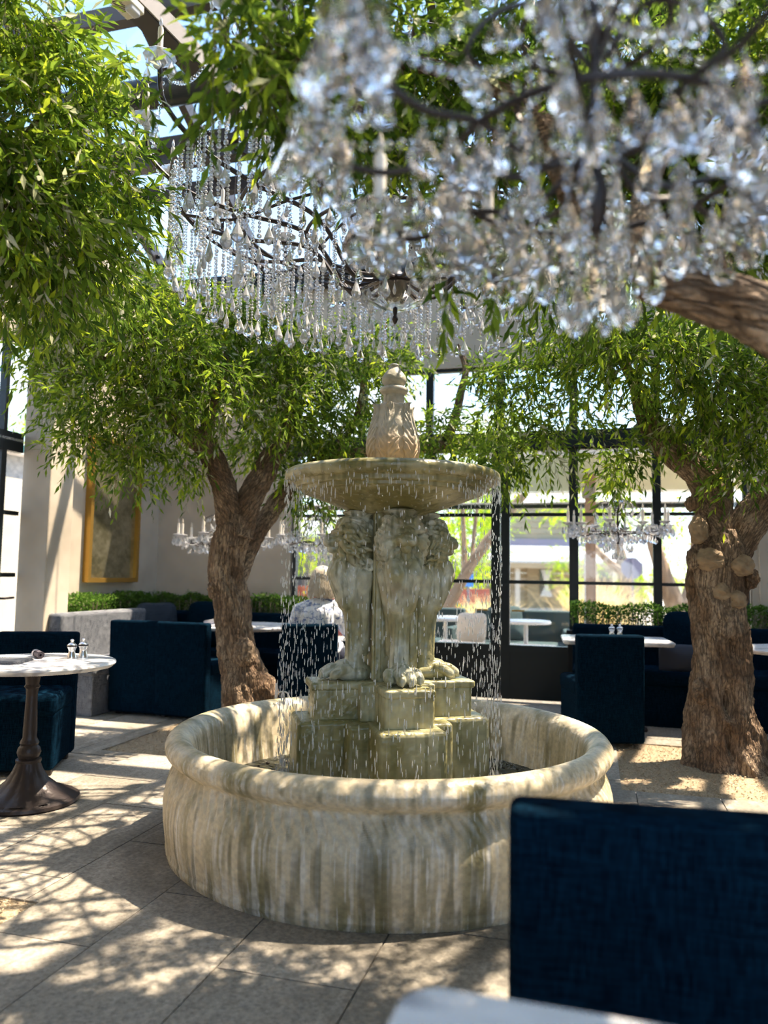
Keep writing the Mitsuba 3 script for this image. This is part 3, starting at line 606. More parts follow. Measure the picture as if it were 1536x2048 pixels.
LEAF_TONES = np.array([(.15, .25, .03), (.22, .34, .04), (.08, .15, .025), (.32, .44, .06), (.46, .48, .30), (.58, .70, .05), (.40, .54, .04), (.66, .66, .52)])
def leaf_arrays(o, d, L, W, nrm):
    """four-triangle leaves folded on the midrib: base, left, right, tip, middle"""
    s = np.cross(d, nrm); s /= np.linalg.norm(s, axis=1, keepdims=True) + 1e-9; nn = np.cross(s, d)
    L, W = L[:, None], W[:, None]
    v = np.stack([o, o + d * L * .45 - s * W * .5 + nn * W * .14, o + d * L * .45 + s * W * .5 + nn * W * .14, o + d * L - nn * L * .06, o + d * L * .5], 1)
    return v
LF = np.array([[0, 4, 1], [4, 3, 1], [0, 2, 4], [4, 2, 3]])
def sprays(blobs, per, seed, leaf=(.060, .094), droop=.35, n_leaf=10, tw_len=(.16, .34), tones=LEAF_TONES, probs=(.24, .22, .18, .12, .07, .06, .08, .03), toward=None, flat=.6):
    """twigs filling the given balls, each carrying pairs of leaves"""
    r = np.random.default_rng(seed); O, D, LN = [], [], []
    for b in blobs:
        n = int(per * (b[3] / .45)**2 * b[4]); u = r.normal(size=(n, 3)); u /= np.linalg.norm(u, axis=1, keepdims=True)
        rad = b[3] * r.uniform(.15, 1, n)**.6 * .85
        o = np.array(b[:3]) + u * rad[:, None] * np.array([1, 1, .9]); d = u + r.normal(size=(n, 3)) * .55 + np.array([0, 0, -droop]); d /= np.linalg.norm(d, axis=1, keepdims=True)
        O.append(o - d * .1); D.append(d); LN.append(r.uniform(*tw_len, n) * min(1, b[3] / .3 + .3))
    O, D, LN = np.vstack(O), np.vstack(D), np.concatenate(LN); n = len(O)
    sag = r.uniform(.05, .35, n) * LN
    def on(t): return O[:, None] + D[:, None] * (LN[:, None] * t)[..., None] - np.array([0, 0, 1.0]) * (sag[:, None] * t**2)[..., None]
    t = np.linspace(.12, 1, n_leaf)[None] + r.uniform(-.03, .03, (n, n_leaf)); P = on(t); P2 = on(t + .02); ax = P2 - P; ax /= np.linalg.norm(ax, axis=-1, keepdims=True)
    a0 = r.uniform(0, 2 * PI, n)[:, None]; phi = a0 + (np.arange(n_leaf) % 2) * PI + (np.arange(n_leaf) // 2) * (PI / 2) + r.normal(size=(n, n_leaf)) * .3
    e = np.cross(ax, [.2, .3, .9]); e /= np.linalg.norm(e, axis=-1, keepdims=True); g = np.cross(ax, e)
    side = e * np.cos(phi)[..., None] + g * np.sin(phi)[..., None]
    ang = r.uniform(.5, 1.05, (n, n_leaf)) * (1 - .45 * t); ld = ax * np.cos(ang)[..., None] + side * np.sin(ang)[..., None]; ld[..., 2] -= .12; ld /= np.linalg.norm(ld, axis=-1, keepdims=True)
    nr = ax - ld * (ax * ld).sum(-1, keepdims=True) + flat * np.array([0, 0, 1.0]) + r.normal(size=ld.shape) * .35
    L = r.uniform(*leaf, (n, n_leaf)) * (1 - .25 * np.abs(t - .5)); W = L * r.uniform(.21, .31, (n, n_leaf))
    v = leaf_arrays(P.reshape(-1, 3), ld.reshape(-1, 3), L.ravel(), W.ravel(), nr.reshape(-1, 3))
    pick = r.choice(len(tones), (n, n_leaf), p=probs); tw = r.choice(len(tones), n, p=probs); pick = np.where(r.random((n, n_leaf)) < .45, tw[:, None], pick)
    col = tones[pick.ravel()] * r.uniform(.75, 1.25, (n * n_leaf, 1)) 
    tt = np.linspace(0, 1, 4)[None]; Q = on(np.repeat(tt, n, 0)); sides = 3; rad = (.0022 * (1 - .75 * tt[0]))
    th = np.arange(sides) * 2 * PI / sides
    rx, ry = np.array([1, 0, 0.]), np.array([0, .7, .7])
    tv = Q[:, :, None] + rad[None, :, None, None] * (np.cos(th)[:, None] * rx + np.sin(th)[:, None] * ry)[None, None]
    i, j = np.meshgrid(np.arange(3), np.arange(sides), indexing='ij'); q, w = i * sides + j, i * sides + (j + 1) % sides
    tf = np.vstack([np.stack([q, w, w + sides], -1).reshape(-1, 3), np.stack([q, w + sides, q + sides], -1).reshape(-1, 3)])
    twm = (tv.reshape(-1, 3), (tf[None] + (np.arange(n) * 12)[:, None, None]).reshape(-1, 3))
    return v, np.clip(col, 0, 1), twm
def leaves_mesh(v): return (v.reshape(-1, 3), (LF[None] + (np.arange(len(v)) * 5)[:, None, None]).reshape(-1, 3))
def foliage(tree, v, col, twm, n_parts, bsdf='leaf'):
    """the leaves that show largest are parts one by one, the rest one mesh"""
    own = np.zeros(len(v), bool)
    if n_parts:
        x, y, w = to_px(v.reshape(-1, 3)); x, y, w = x.reshape(-1, 5), y.reshape(-1, 5), w.reshape(-1, 5)
        area = .5 * np.abs((x[:, 3] - x[:, 0]) * (y[:, 2] - y[:, 1]) - (x[:, 2] - x[:, 1]) * (y[:, 3] - y[:, 0]))
        ok = (w.min(1) > .3) & (x.min(1) > 2) & (x.max(1) < 1534) & (y.min(1) > 2) & (y.max(1) < 2046)
        own[np.argsort(-area * ok)[:n_parts]] = True; own &= ok
    rest = v[~own]
    part(tree, 'foliage', leaves_mesh(rest), bsdf, color=np.repeat(col[~own], 5, 0), kind='stuff')
    if twm is not None: part(tree, 'twigs', twm, 'twig', kind='stuff')
    for a, c in zip(v[own], col[own]): part(tree, 'leaf', (a, LF), bsdf, color=np.repeat(c[None], 5, 0))
def burl_mesh(x, y, z, rx, ry, rz, seed):
    m = sph((0, 0, 0), (rx, ry, rz), 4); v = np.asarray(m.vertices); nn = v / np.linalg.norm(v, axis=1, keepdims=True)
    v = v * (1 + .55 * (meshkit.fbm(nn * 1.9 + seed * 5, 3)[:, None] - .5)) + nn * (.006 * (meshkit.fbm(v * 60 + seed, 2)[:, None] - .5)); m.vertices = v + np.array([x, y, z])
    b = meshkit.fbm(np.asarray(m.vertices) * 22, 3)[:, None]; return m, np.array([.15, .10, .055]) * (1 - b) + np.array([.46, .33, .20]) * b
def tree(label, limbs, sides, seed, tint=(1, 1, 1), group=None, mats=None):
    t = thing('olive_tree', label, 'tree', group)
    for k, (rows, ns, hol) in enumerate(limbs):
        m, c = bark_limb(rows, ns, .012 if ns > 60 else .02, 1.0 if k == 0 else .7, seed + k, hol, tint); part(t, 'trunk' if k == 0 else 'limb', m, mats[k] if mats else 'bark', True)
    return t
LEFT_CROWN = [(-3.92,4.84,2.91,0.42,1), (-3.86,4.84,2.64,0.30,0.8), (-3.31,4.69,3.01,0.5,1), (-2.90,4.70,2.80,0.5,1), (-3.39,4.67,2.46,0.45,1), (-2.92,4.70,2.37,0.4,1), (-2.71,5.06,3.05,0.5,1), (-2.60,4.89,2.55,0.42,1), (-2.40,5.36,3.04,0.5,1), (-2.31,5.38,2.57,0.42,1), (-3.19,4.83,2.05,0.28,1), (-3.45,4.55,2.15,0.25,0.8), (-2.94,5.10,2.05,0.25,0.9), (-2.17,5.63,2.95,0.42,1), (-2.58,5.62,2.31,0.33,0.8), (-2.15,5.84,2.50,0.42,1), (-3.04,4.97,3.27,0.4,0.8), (-3.76,4.78,3.18,0.4,0.9), (-1.87,6.02,2.78,0.45,0.9), (-1.88,6.02,3.16,0.4,0.8), (-1.58,6.20,3.07,0.35,0.7), (-1.26,6.19,2.41,0.36,1), (-1.98,5.99,2.28,0.35,0.9), (-0.86,6.30,2.38,0.33,0.9), (-2.30,5.80,2.05,0.3,0.8), (-2.14,5.84,1.85,0.2,0.8)]
RIGHT_CROWN = [(-0.21,5.23,2.93,0.38,0.8), (-0.43,5.48,2.73,0.33,0.6), (-0.73,5.60,2.74,0.3,0.5), (-0.63,5.63,2.48,0.33,0.8), (-0.12,5.56,2.59,0.36,0.6), (0.14,5.12,2.77,0.4,1), (0.45,5.10,2.74,0.45,1), (0.75,5.18,2.52,0.42,1), (1.01,5.36,2.25,0.4,1), (0.53,5.43,2.39,0.35,0.8), (0.93,5.44,2.01,0.26,0.8), (0.15,5.53,2.14,0.3,0.7), (-0.26,5.53,2.22,0.3,0.7), (0.15,5.85,1.93,0.16,0.7), (-0.61,5.53,2.05,0.25,0.8), (0.99,5.35,2.78,0.4,0.9), (1.15,5.29,2.52,0.4,0.8), (-0.01,5.08,3.06,0.3,0.6)]
FRONT_LEFT_CROWN = [(-2.04,2.24,3.24,0.3,1), (-2.01,2.35,2.98,0.32,1), (-2.03,2.25,2.59,0.3,1), (-1.98,2.57,2.87,0.3,1), (-2.09,2.54,2.57,0.33,1), (-2.04,2.86,2.83,0.25,0.8), (-2.24,2.60,2.47,0.27,0.9), (-1.98,2.47,3.25,0.26,0.9), (-2.29,3.11,2.64,0.26,0.8), (-1.62,2.35,3.08,0.16,0.35), (-2.15,2.11,2.81,0.4,1), (-2.23,2.19,2.52,0.36,1)]
FRONT_RIGHT_CROWN = [(-0.90,1.72,2.66,0.17,1), (-0.85,1.84,2.58,0.17,1), (-0.80,2.06,2.62,0.18,0.9), (-0.81,1.96,2.81,0.2,1), (-0.58,2.23,2.90,0.25,0.8), (-0.66,2.31,2.68,0.2,0.7), (-0.51,2.35,2.58,0.17,0.5), (-0.33,2.29,2.41,0.2,0.5), (-0.34,1.98,2.04,0.13,0.22), (-0.22,2.01,2.04,0.13,0.22), (-0.29,2.41,2.91,0.3,0.9), (-0.05,2.58,2.79,0.3,0.9), (0.19,2.64,2.84,0.35,1), (0.35,2.69,2.56,0.3,1), (0.11,2.73,2.54,0.28,0.9), (0.50,2.63,2.82,0.4,1), (0.48,2.72,2.39,0.25,0.8), (-0.11,2.67,2.35,0.2,0.5), (0.01,2.91,2.36,0.16,0.6)]
ltrunk = [(-2.44,5.41,-.06,.27), (-2.46,5.40,0.10,0.235), (-2.51,5.38,0.34,0.19), (-2.54,5.37,0.50,0.165), (-2.61,5.35,0.71,0.145), (-2.65,5.34,1.04,0.13), (-2.69,5.33,1.23,0.125), (-2.68,5.33,1.42,0.135), (-2.64,5.34,1.57,0.14), (-2.61,5.35,1.69,0.10)]
llimbs = [[(-2.66,5.34,1.45,0.11), (-2.68,5.30,1.76,0.1), (-2.72,5.22,1.98,0.088), (-2.81,5.14,2.19,0.085), (-2.89,5.01,2.28,0.07), (-3.03,4.87,2.45,0.045), (-3.29,4.75,2.69,0.03), (-3.61,4.71,2.89,0.015)],
 [(-2.61,5.36,1.52,0.11), (-2.55,5.40,1.81,0.1), (-2.47,5.46,2.01,0.088), (-2.42,5.51,2.17,0.08), (-2.35,5.58,2.30,0.055), (-2.30,5.59,2.62,0.035), (-2.38,5.52,3.01,0.02), (-2.50,5.48,3.33,0.012)],
 [(-2.67,5.40,1.15,0.09), (-2.61,5.56,1.49,0.085), (-2.52,5.69,1.71,0.08), (-2.43,5.76,1.88,0.07), (-2.18,5.94,2.17,0.05), (-1.69,6.17,2.30,0.045), (-1.26,6.29,2.33,0.042), (-1.14,6.32,2.52,0.04), (-1.08,6.34,2.78,0.036), (-1.04,6.35,3.01,0.03), (-1.11,6.33,3.21,0.02)],
 [(-2.81,5.14,2.19,0.06), (-2.71,5.06,2.52,0.04), (-2.64,5.03,2.62,0.03), (-2.62,5.09,2.90,0.02)], [(-2.18,5.94,2.17,0.04), (-1.94,6.00,2.44,0.03), (-1.86,6.02,2.74,0.022), (-1.82,6.03,3.12,0.015)]]
rtrunk = [(0.89,5.78,-0.10,0.36), (0.86,5.78,0.03,0.28), (0.84,5.78,0.22,0.225), (0.83,5.77,0.45,0.195), (0.83,5.77,0.84,0.18), (0.82,5.77,1.11,0.185), (0.83,5.77,1.36,0.19), (0.85,5.78,1.49,0.18), (0.85,5.78,1.60,0.12)]
rlimbs = [[(0.81,5.77,1.42,0.14), (0.80,5.77,1.77,0.115), (0.72,5.74,1.98,0.105), (0.53,5.66,2.14,0.095), (0.41,5.61,2.29,0.09), (0.34,5.57,2.45,0.075), (0.28,5.52,2.61,0.05), (0.18,5.34,2.74,0.03), (0.05,5.25,2.88,0.018)],
 [(0.85,5.86,1.5,0.11), (0.87,6.00,1.98,0.095), (0.85,6.04,2.24,0.085), (0.80,5.92,2.48,0.065), (0.66,5.68,2.75,0.04), (0.54,5.44,2.90,0.02)],
 [(0.88,5.79,1.34,0.13), (1.01,5.80,1.60,0.13), (1.12,5.80,1.77,0.115), (1.24,5.78,1.94,0.1), (1.43,5.78,2.29,0.07), (1.32,5.55,2.58,0.04), (1.18,5.40,2.75,0.02)]]
frlimbs = [[(0.88,1.98,1.35,0.12), (0.72,1.84,1.55,0.10), (0.51,1.75,1.66,0.085), (0.37,1.78,1.81,0.07), (0.24,1.83,1.90,0.062), (0.12,1.85,1.97,0.058), (0.03,1.93,2.10,0.05), (-0.07,2.05,2.34,0.04), (-0.14,2.19,2.57,0.035), (-0.30,2.25,2.76,0.028), (-0.57,2.18,2.83,0.02), (-0.80,2.01,2.76,0.015), (-0.90,1.83,2.68,0.01)],
 [(0.12,1.85,1.97,0.045), (0.13,2.11,2.24,0.035), (0.22,2.45,2.59,0.025), (0.35,2.64,2.85,0.015)]]
BURLS = [(0.72,5.56,1.39,0.085,0.05,0.055), (0.66,5.57,1.58,0.05,0.05,0.075), (0.62,5.58,1.39,0.035,0.05,0.06), (0.85,5.58,1.18,0.05,0.05,0.055), (0.95,5.60,1.12,0.05,0.05,0.05), (0.98,5.61,1.35,0.07,0.06,0.06), (0.65,5.66,1.78,0.05,0.05,0.045), (0.84,5.58,0.97,0.03,0.03,0.035), (1.06,5.68,1.26,0.045,0.045,0.05), (0.66,5.60,0.50,0.05,0.04,0.07)]
tl = tree('olive tree with a forked brown trunk behind the left of the fountain basin', [(ltrunk, 120, [(-2.60, 5.18, .80, .035, .075, .55)])] + [(q, 84 if i < 3 else 24, ()) for i, q in enumerate(llimbs)], 120, 1, mats=['bark', 'bark_left', 'bark_right', 'bark_right', 'bark', 'bark_right'])
for k, b in enumerate([(-2.50, 5.27, .66, .085, .07, .12), (-2.76, 5.29, 1.12, .055, .05, .08), (-2.40, 5.36, .36, .13, .11, .17)]): m, c = burl_mesh(*b, k + 20); part(tl, 'burl', m, 'bark', True)
foliage(tl, *sprays(LEFT_CROWN, 180, 11), 300)
tr = tree('thick knotted olive tree with pale burls right of the fountain', [(rtrunk, 150, [(.87, 5.56, .45, .05, .10, 1.0), (.86, 5.51, .18, .055, .13, 1.0), (.90, 5.57, .80, .035, .07, .7)])] + [(q, 90, ()) for q in rlimbs], 120, 5, mats=['bark', 'bark_left', 'bark', 'bark_right'])
for k, b in enumerate(BURLS): m, c = burl_mesh(b[0] + .03 * np.sign(.83 - b[0]), b[1] + .045, b[2], b[3] * 1.25, b[4] * 1.5, b[5] * 1.3, k); part(tr, 'burl', m, 'burl' if k in (0, 1, 3, 4, 5) else 'bark', True, color=c, label='pale smooth burl' if k == 0 else None)
foliage(tr, *sprays(RIGHT_CROWN, 180, 12), 300)
flt = [(-2.7, 1.85, -.06, .30), (-2.7, 1.85, .3, .2), (-2.68, 1.86, .9, .15), (-2.62, 1.9, 1.5, .14), (-2.5, 2.0, 2.0, .08)]
fl = tree('olive tree whose leafy boughs hang over the left edge of the picture', [(flt, 48, ()), ([(-2.62, 1.9, 1.4, .1), (-2.4, 2.1, 2.1, .08), (-2.2, 2.3, 2.6, .05), (-2.05, 2.4, 3.0, .025)], 32, ()), ([(-2.62, 1.9, 1.4, .09), (-2.9, 1.9, 2.3, .06), (-2.7, 2.0, 3.1, .03)], 32, ())], 48, 9)
UP_FL = [(-2.6, 2.0, 3.4, .5, .6), (-2.0, 1.6, 3.6, .45, .6), (-3.2, 2.2, 3.0, .5, .6), (-3.0, 1.4, 3.1, .5, .5)]
foliage(fl, *sprays(FRONT_LEFT_CROWN + UP_FL, 210, 13), 300)
frt = [(.95, 2.02, -.06, .32), (.95, 2.02, .4, .22), (.93, 2.02, 1.0, .18), (.88, 1.98, 1.45, .15), (.9, 2.0, 1.7, .1)]
fr = tree('olive tree whose heavy limb crosses behind the near chandelier', [(frt, 64, ()), (frlimbs[0], 84, ()), (frlimbs[1], 40, ()), ([(.9, 2.0, 1.5, .12), (1.2, 2.1, 2.2, .08), (1.2, 2.3, 2.9, .04)], 32, ())], 64, 14, mats=['bark', 'bark_near', 'bark', 'bark'])
UP_FR = [(.7, 3.2, 3.35, .45, .6), (.25, 3.5, 3.8, .4, .5), (1.3, 3.6, 3.3, .45, .5), (.9, 4.2, 3.6, .4, .5), (.9, 2.6, 3.2, .5, .7), (1.4, 2.2, 3.0, .5, .6), (.3, 2.2, 3.3, .4, .6), (-.5, 2.0, 3.3, .35, .6), (1.6, 3.0, 2.8, .45, .6)]
foliage(fr, *sprays([b[:4] + (b[4] * (1.5 if b[3] > .17 else 1),) for b in FRONT_RIGHT_CROWN] + UP_FR, 210, 15, probs=(.28, .24, .26, .08, .03, .03, .07, .01)), 300)

# ------------------------------------------------------------------ furniture
def chair(x, y, rot, label, group=None, h=.83, w=.5, mat='linen'):
    """skirted dining chair; local: seat towards +y, the outside of its back at y = 0"""
    c = thing('dining_chair', label, 'chair', group); pl = place(x, y, 0, rot)
    b = rbox(w, .10, h - .03, .022, (0, .05, (h + .03) / 2), 2); v = b.vertices.copy(); v[:, 1] += .05 * np.clip(.45 - v[:, 2], 0, 1) ; b.vertices = v
    part(c, 'backrest', b, mat, 40, pl); part(c, 'seat', rbox(w - .01, .50, .13, .04, (0, .36, .42), 2), mat, 40, pl)
    part(c, 'skirt', rbox(w - .02, .47, .35, .02, (0, .35, .205), 1), mat, 40, pl)
    for sx in (-1, 1):
        for yy in (.13, .55): part(c, 'leg', rbox(.04, .04, .06, .006, (sx * (w / 2 - .04), yy, .03)), 'dark_wood', 40, pl)
    return c
chair(.123, 6.03, 16, 'dark navy linen dining chair at the marble table left of the knotted olive tree', w=.505)
chair(-3.86, 5.93, 0, 'dark navy linen dining chair at the left banquette table, farther from the olive trunk', w=.485, h=.82)
chair(-3.385, 5.90, 0, 'dark navy linen dining chair close against the left olive trunk', w=.485, h=.82)
chair(-2.28, 6.08, 27, 'dark navy linen dining chair that the blonde person sits in', w=.47)
chair(.10, 1.56, 184.5, 'big near dark blue linen dining chair behind the near marble table corner', w=.52, h=.835)
chair(-3.66, 4.52, 205, 'dark blue linen dining chair behind the round cafe table', w=.52, h=.83)

def cushion(x, y, z, w, h, d, rot, tilt, mat, label, group=None):
    m = ico(3).copy(); v = np.asarray(m.vertices); s = np.sign(v) * np.abs(v)**.42
    pinch = 1 - .0 * v[:, 0]; v2 = np.stack([s[:, 0] * w / 2, v[:, 1] * d / 2 * (1.25 - .6 * np.maximum(np.abs(s[:, 0]), np.abs(s[:, 2]))), s[:, 2] * h / 2], -1)
    cr = np.abs(s[:, 0] * s[:, 2]); v2[:, 0] *= 1 + .06 * cr; v2[:, 2] *= 1 + .08 * cr; v2 += .006 * (meshkit.fbm(v2 * 14 + x, 2)[:, None] - .5); m.vertices = v2
    tw = T().translate([x, y, z]).rotate([0, 0, 1], rot).rotate([1, 0, 0], tilt)
    return single('cushion', m, mat, label, 'cushion', True, tw, group)
def bench(label, back, seat, base, mat):
    b = thing('banquette', label, 'banquette')
    part(b, 'backrest', rbox(back[1] - back[0], back[3] - back[2], back[5] - back[4], .035, ((back[0] + back[1]) / 2, (back[2] + back[3]) / 2, (back[4] + back[5]) / 2), 2), mat, 40)
    part(b, 'seat', rbox(seat[1] - seat[0], seat[3] - seat[2], seat[5] - seat[4], .04, ((seat[0] + seat[1]) / 2, (seat[2] + seat[3]) / 2, (seat[4] + seat[5]) / 2), 2), mat, 40)
    part(b, 'base', rbox(base[1] - base[0], base[3] - base[2], base[5] - base[4], .01, ((base[0] + base[1]) / 2, (base[2] + base[3]) / 2, (base[4] + base[5]) / 2)), mat, 40)
    return b
bench('long dark navy banquette under the windows right of the doors', (-.20, 2.9, 7.52, 7.66, .05, .82), (-.19, 2.9, 7.00, 7.53, .34, .47), (-.18, 2.9, 7.03, 7.52, 0, .35), 'linen')
bench('linen banquette along the mirror wall, sunlight painted into its lighter fabric colour', (-4.62, -4.46, 5.76, 7.5, .05, .87), (-4.47, -4.13, 5.78, 7.0, .34, .47), (-4.46, -4.15, 5.80, 7.0, 0, .35), 'sunlit_linen')
bench('dark navy banquette along the back wall behind the left olive tree', (-4.62, -2.95, 7.52, 7.66, .05, .83), (-4.45, -2.95, 7.02, 7.53, .34, .47), (-4.44, -2.97, 7.05, 7.52, 0, .35), 'linen')
cushion(-4.42, 7.22, .70, .46, .44, .16, 62, -10, 'grey_linen', 'slate grey scatter cushion in the corner of the left banquettes')
cushion(-3.85, 7.40, .71, .60, .46, .16, 8, -12, 'linen', 'black scatter cushion on the back banquette left of the olive trunk')
cushion(.86, 7.40, .72, .52, .48, .17, -8, -10, 'linen', 'black square cushion standing on the right banquette beside the knotted trunk')
scene['stripe_linen'] = pri(proc(lambda p, n, uv: mix((.03, .036, .05), (.42, .41, .40), smoothstep(.88, .885, p.x))), .85)
cushion(.80, 7.16, .56, .52, .26, .20, 5, 0, 'stripe_linen', 'low bolster cushion with a pale end panel beside the knotted trunk')

def planter_hedge(name_label, x0, x1, y0, y1, z0, z1, n, seed, dark=1.0):
    hd = thing('boxwood_hedge', name_label, 'hedge'); r = np.random.default_rng(seed)
    o = np.stack([r.uniform(x0, x1, n), r.uniform(y0, y1, n), z0 + (z1 - z0) * r.uniform(0, 1, n)**.55], -1)
    o[:, 2] += .05 * (meshkit.noise(o * np.array([6, 6, 0]) + seed) - .5) * 2 * ((o[:, 2] - z0) / (z1 - z0))
    d = r.normal(size=(n, 3)); d[:, 2] = np.abs(d[:, 2]) * .9; d /= np.linalg.norm(d, axis=1, keepdims=True)
    L = r.uniform(.018, .034, n); v = leaf_arrays(o, d, L, L * .62, r.normal(size=(n, 3)) + np.array([0, 0, .8]))
    t = np.array([(.06, .14, .02), (.10, .21, .03), (.04, .09, .015), (.17, .30, .05), (.24, .36, .08)]); col = t[r.choice(5, n, p=(.3, .3, .2, .14, .06))] * dark * r.uniform(.8, 1.2, (n, 1))
    part(hd, 'leaves', leaves_mesh(v), 'leaf', color=np.repeat(np.clip(col, 0, 1), 5, 0), kind='stuff')
    st = [rod((a, b, z0 - .1), (a + r.uniform(-.03, .03), b + r.uniform(-.03, .03), z1 - .06), .004, 5) for a, b in zip(r.uniform(x0, x1, int(n / 90)), r.uniform(y0, y1, int(n / 90)))]
    part(hd, 'stems', cat_(st), 'twig', kind='stuff')
planter_hedge('clipped boxwood hedge behind the right banquette under the windows', -.22, 2.9, 7.70, 7.88, .76, 1.0, 11000, 3)
planter_hedge('clipped boxwood hedge below the gilt mirror', -4.87, -4.66, 5.80, 7.66, .72, 1.0, 8000, 4)
planter_hedge('clipped boxwood hedge along the plaster back wall left of the doors', -4.87, -2.95, 7.70, 7.88, .74, 1.0, 8000, 5)
def planter(label, x0, x1, y0, y1, h):
    p = thing('planter_box', label, 'planter')
    part(p, 'body', cat_([rbox(x1 - x0, y1 - y0, h, .006, ((x0 + x1) / 2, (y0 + y1) / 2, h / 2))]), 'planter', 40)
    part(p, 'rim', cat_([box(x0 - .01, x1 + .01, y0 - .012, y0 + .02, h - .03, h + .006), box(x0 - .01, x1 + .01, y1 - .02, y1 + .012, h - .03, h + .006), box(x0 - .01, x0 + .02, y0, y1, h - .03, h + .006), box(x1 - .02, x1 + .01, y0, y1, h - .03, h + .006)]), 'planter')
planter('long black planter box behind the right banquette', -.25, 2.92, 7.685, 7.925, .74)
planter('black planter box between the pilaster and the sunlit banquette', -4.885, -4.64, 5.76, 7.67, .70)
planter('black planter box along the back wall behind the left olive tree', -4.62, -2.93, 7.685, 7.925, .72)

def round_table(x, y, r, label, h=.75):
    t = thing('cafe_table', label, 'table'); pl = place(x, y, 0)
    part(t, 'tabletop', lathe([(0, h - .035), (r - .03, h - .035), (r - .018, h - .032), (r - .012, h - .024), (r - .004, h - .02), (r, h - .012), (r - .002, h - .004), (r - .008, h), (0, h)], 96), 'marble', 40, pl)
    flute = lambda th, rr, z: rr * (1 + .055 * np.abs(np.cos(6 * th)) * ((z > .035) & (z < .20)))
    part(t, 'pedestal_base', lathe([(0, 0), (.265, 0), (.272, .008), (.268, .022), (.245, .03), (.235, .036), (.20, .05), (.15, .075), (.105, .115), (.075, .165), (.062, .205), (.066, .215), (.066, .225), (.05, .232), (0, .235)], 96, flute), 'cast_iron', 40, pl)
    part(t, 'column', lathe([(.05, .23), (.056, .245), (.062, .262), (.056, .285), (.044, .30), (.05, .312), (.044, .325), (.036, .34), (.036, .39), (.029, .56), (.033, .60), (.042, .612), (.034, .625), (.04, .66), (.058, .70), (.06, .716), (0, .716)], 40), 'cast_iron', 40, pl)
    return t
round_table(-2.97, 3.62, .43, 'round marble cafe table on a fluted iron pedestal at the left edge')
round_table(-3.25, 6.86, .50, 'round marble table behind the left olive trunk')
round_table(1.50, 6.40, .44, 'round marble table at the right edge behind the knotted olive trunk')
def rect_table(x0, x1, y0, y1, label, rot=0, h=.75, rad=.05):
    t = thing('dining_table', label, 'table'); cx, cy = (x0 + x1) / 2, (y0 + y1) / 2; pl = place(cx, cy, 0, rot)
    base = sbox(x0 - cx, y0 - cy, x1 - cx, y1 - cy)
    def lay(inset, z0, z1): return slab(base.buffer(-rad - inset).buffer(rad, 12), z0, z1)
    q = [(0.014, h - .036), (.006, h - .03), (.006, h - .022), (0, h - .016), (0, h - .006), (.005, h)]
    rings = [np.array(base.buffer(-rad - i).buffer(rad, 12).exterior.coords)[:-1] for i, _ in q]; n = len(rings[0]); rings = [r_ if len(r_) == n else None for r_ in rings]
    if any(r_ is None for r_ in rings): m = lay(0, h - .036, h)
    else:
        v = np.vstack([np.column_stack([r_, np.full(n, z)]) for r_, (_, z) in zip(rings, q)] + [[[0, 0, h - .036], [0, 0, h]]]); f = []
        for i in range(len(q) - 1):
            for j in range(n): a, b = i * n + j, i * n + (j + 1) % n; f += [(a, b, b + n), (a, b + n, a + n)]
        e = (len(q) - 1) * n
        for j in range(n): f += [(len(v) - 2, (j + 1) % n, j), (len(v) - 1, e + j, e + (j + 1) % n)]
        m = trimesh.Trimesh(v, f, process=False)
        if m.volume < 0: m.invert()
    part(t, 'tabletop', m, 'marble', 40, pl)
    part(t, 'column', lathe([(.05, .03), (.05, .08), (.034, .12), (.03, .6), (.05, .68), (.1, .714), (0, .714)], 32), 'cast_iron', 40, pl)
    part(t, 'foot', cat_([rbox(.5, .07, .035, .012, (0, 0, .018)), rbox(.07, .5, .035, .012, (0, 0, .018))]), 'cast_iron', 40, pl)
rect_table(-.27, .60, 6.45, 7.10, 'white marble table top behind the dark navy chair left of the knotted olive tree', 4)
rect_table(-.235, .62, .16, .965, 'near corner of a pale marble table in front of the big dark blue chair', -1)
def mill(x, y, label, group):
    m = lathe([(0, 0), (.026, 0), (.0265, .008), (.024, .014), (.0235, .02), (.0185, .034), (.0175, .042), (.021, .054), (.0265, .064), (.0275, .07), (.0265, .074), (.025, .077), (.02, .083), (.012, .088), (.008, .090), (.0075, .094), (.010, .098), (.0105, .103), (.007, .108), (0, .110)], 32)
    k = thing('pepper_mill', label, 'mill', group)
    part(k, 'body', m, 'silver', 40, place(x, y, .75)); part(k, 'turning_ring', lathe([(.0268, .066), (.0282, .068), (.0282, .072), (.0268, .074)], 32), 'iron', 40, place(x, y, .75))
mill(-2.865, 3.80, 'left silver mill of the pair on the round cafe table', 'silver mills'); mill(-2.845, 3.875, 'right silver mill of the pair on the round cafe table', 'silver mills')
mill(.145, 6.98, 'left silver mill of the pair above the dark navy chair back', 'silver mills'); mill(.212, 6.99, 'right silver mill of the pair above the dark navy chair back', 'silver mills')
def roll(p, rot, L, r, mat, name, label, cat, turns=2.6):
    k = thing(name, label, cat); th = np.linspace(0, turns * 2 * PI, 90); rad = r * (.35 + .65 * th / th[-1]); thick = .0016
    o = np.stack([rad * np.cos(th), rad * np.sin(th)], -1); inn = np.stack([(rad - thick) * np.cos(th), (rad - thick) * np.sin(th)], -1)
    pg = Polygon(np.vstack([o, inn[::-1]])).buffer(0); g = max(getattr(pg, 'geoms', [pg]), key=lambda q: q.area)
    m = trimesh.creation.extrude_polygon(g, L, engine='earcut'); m.apply_translation((0, 0, -L / 2)); m.apply_transform(trimesh.transformations.rotation_matrix(PI / 2, [0, 1, 0]))
    put(k, m, mat, 40, T().translate([p[0], p[1], p[2] + r]).rotate([0, 0, 1], rot)); return k
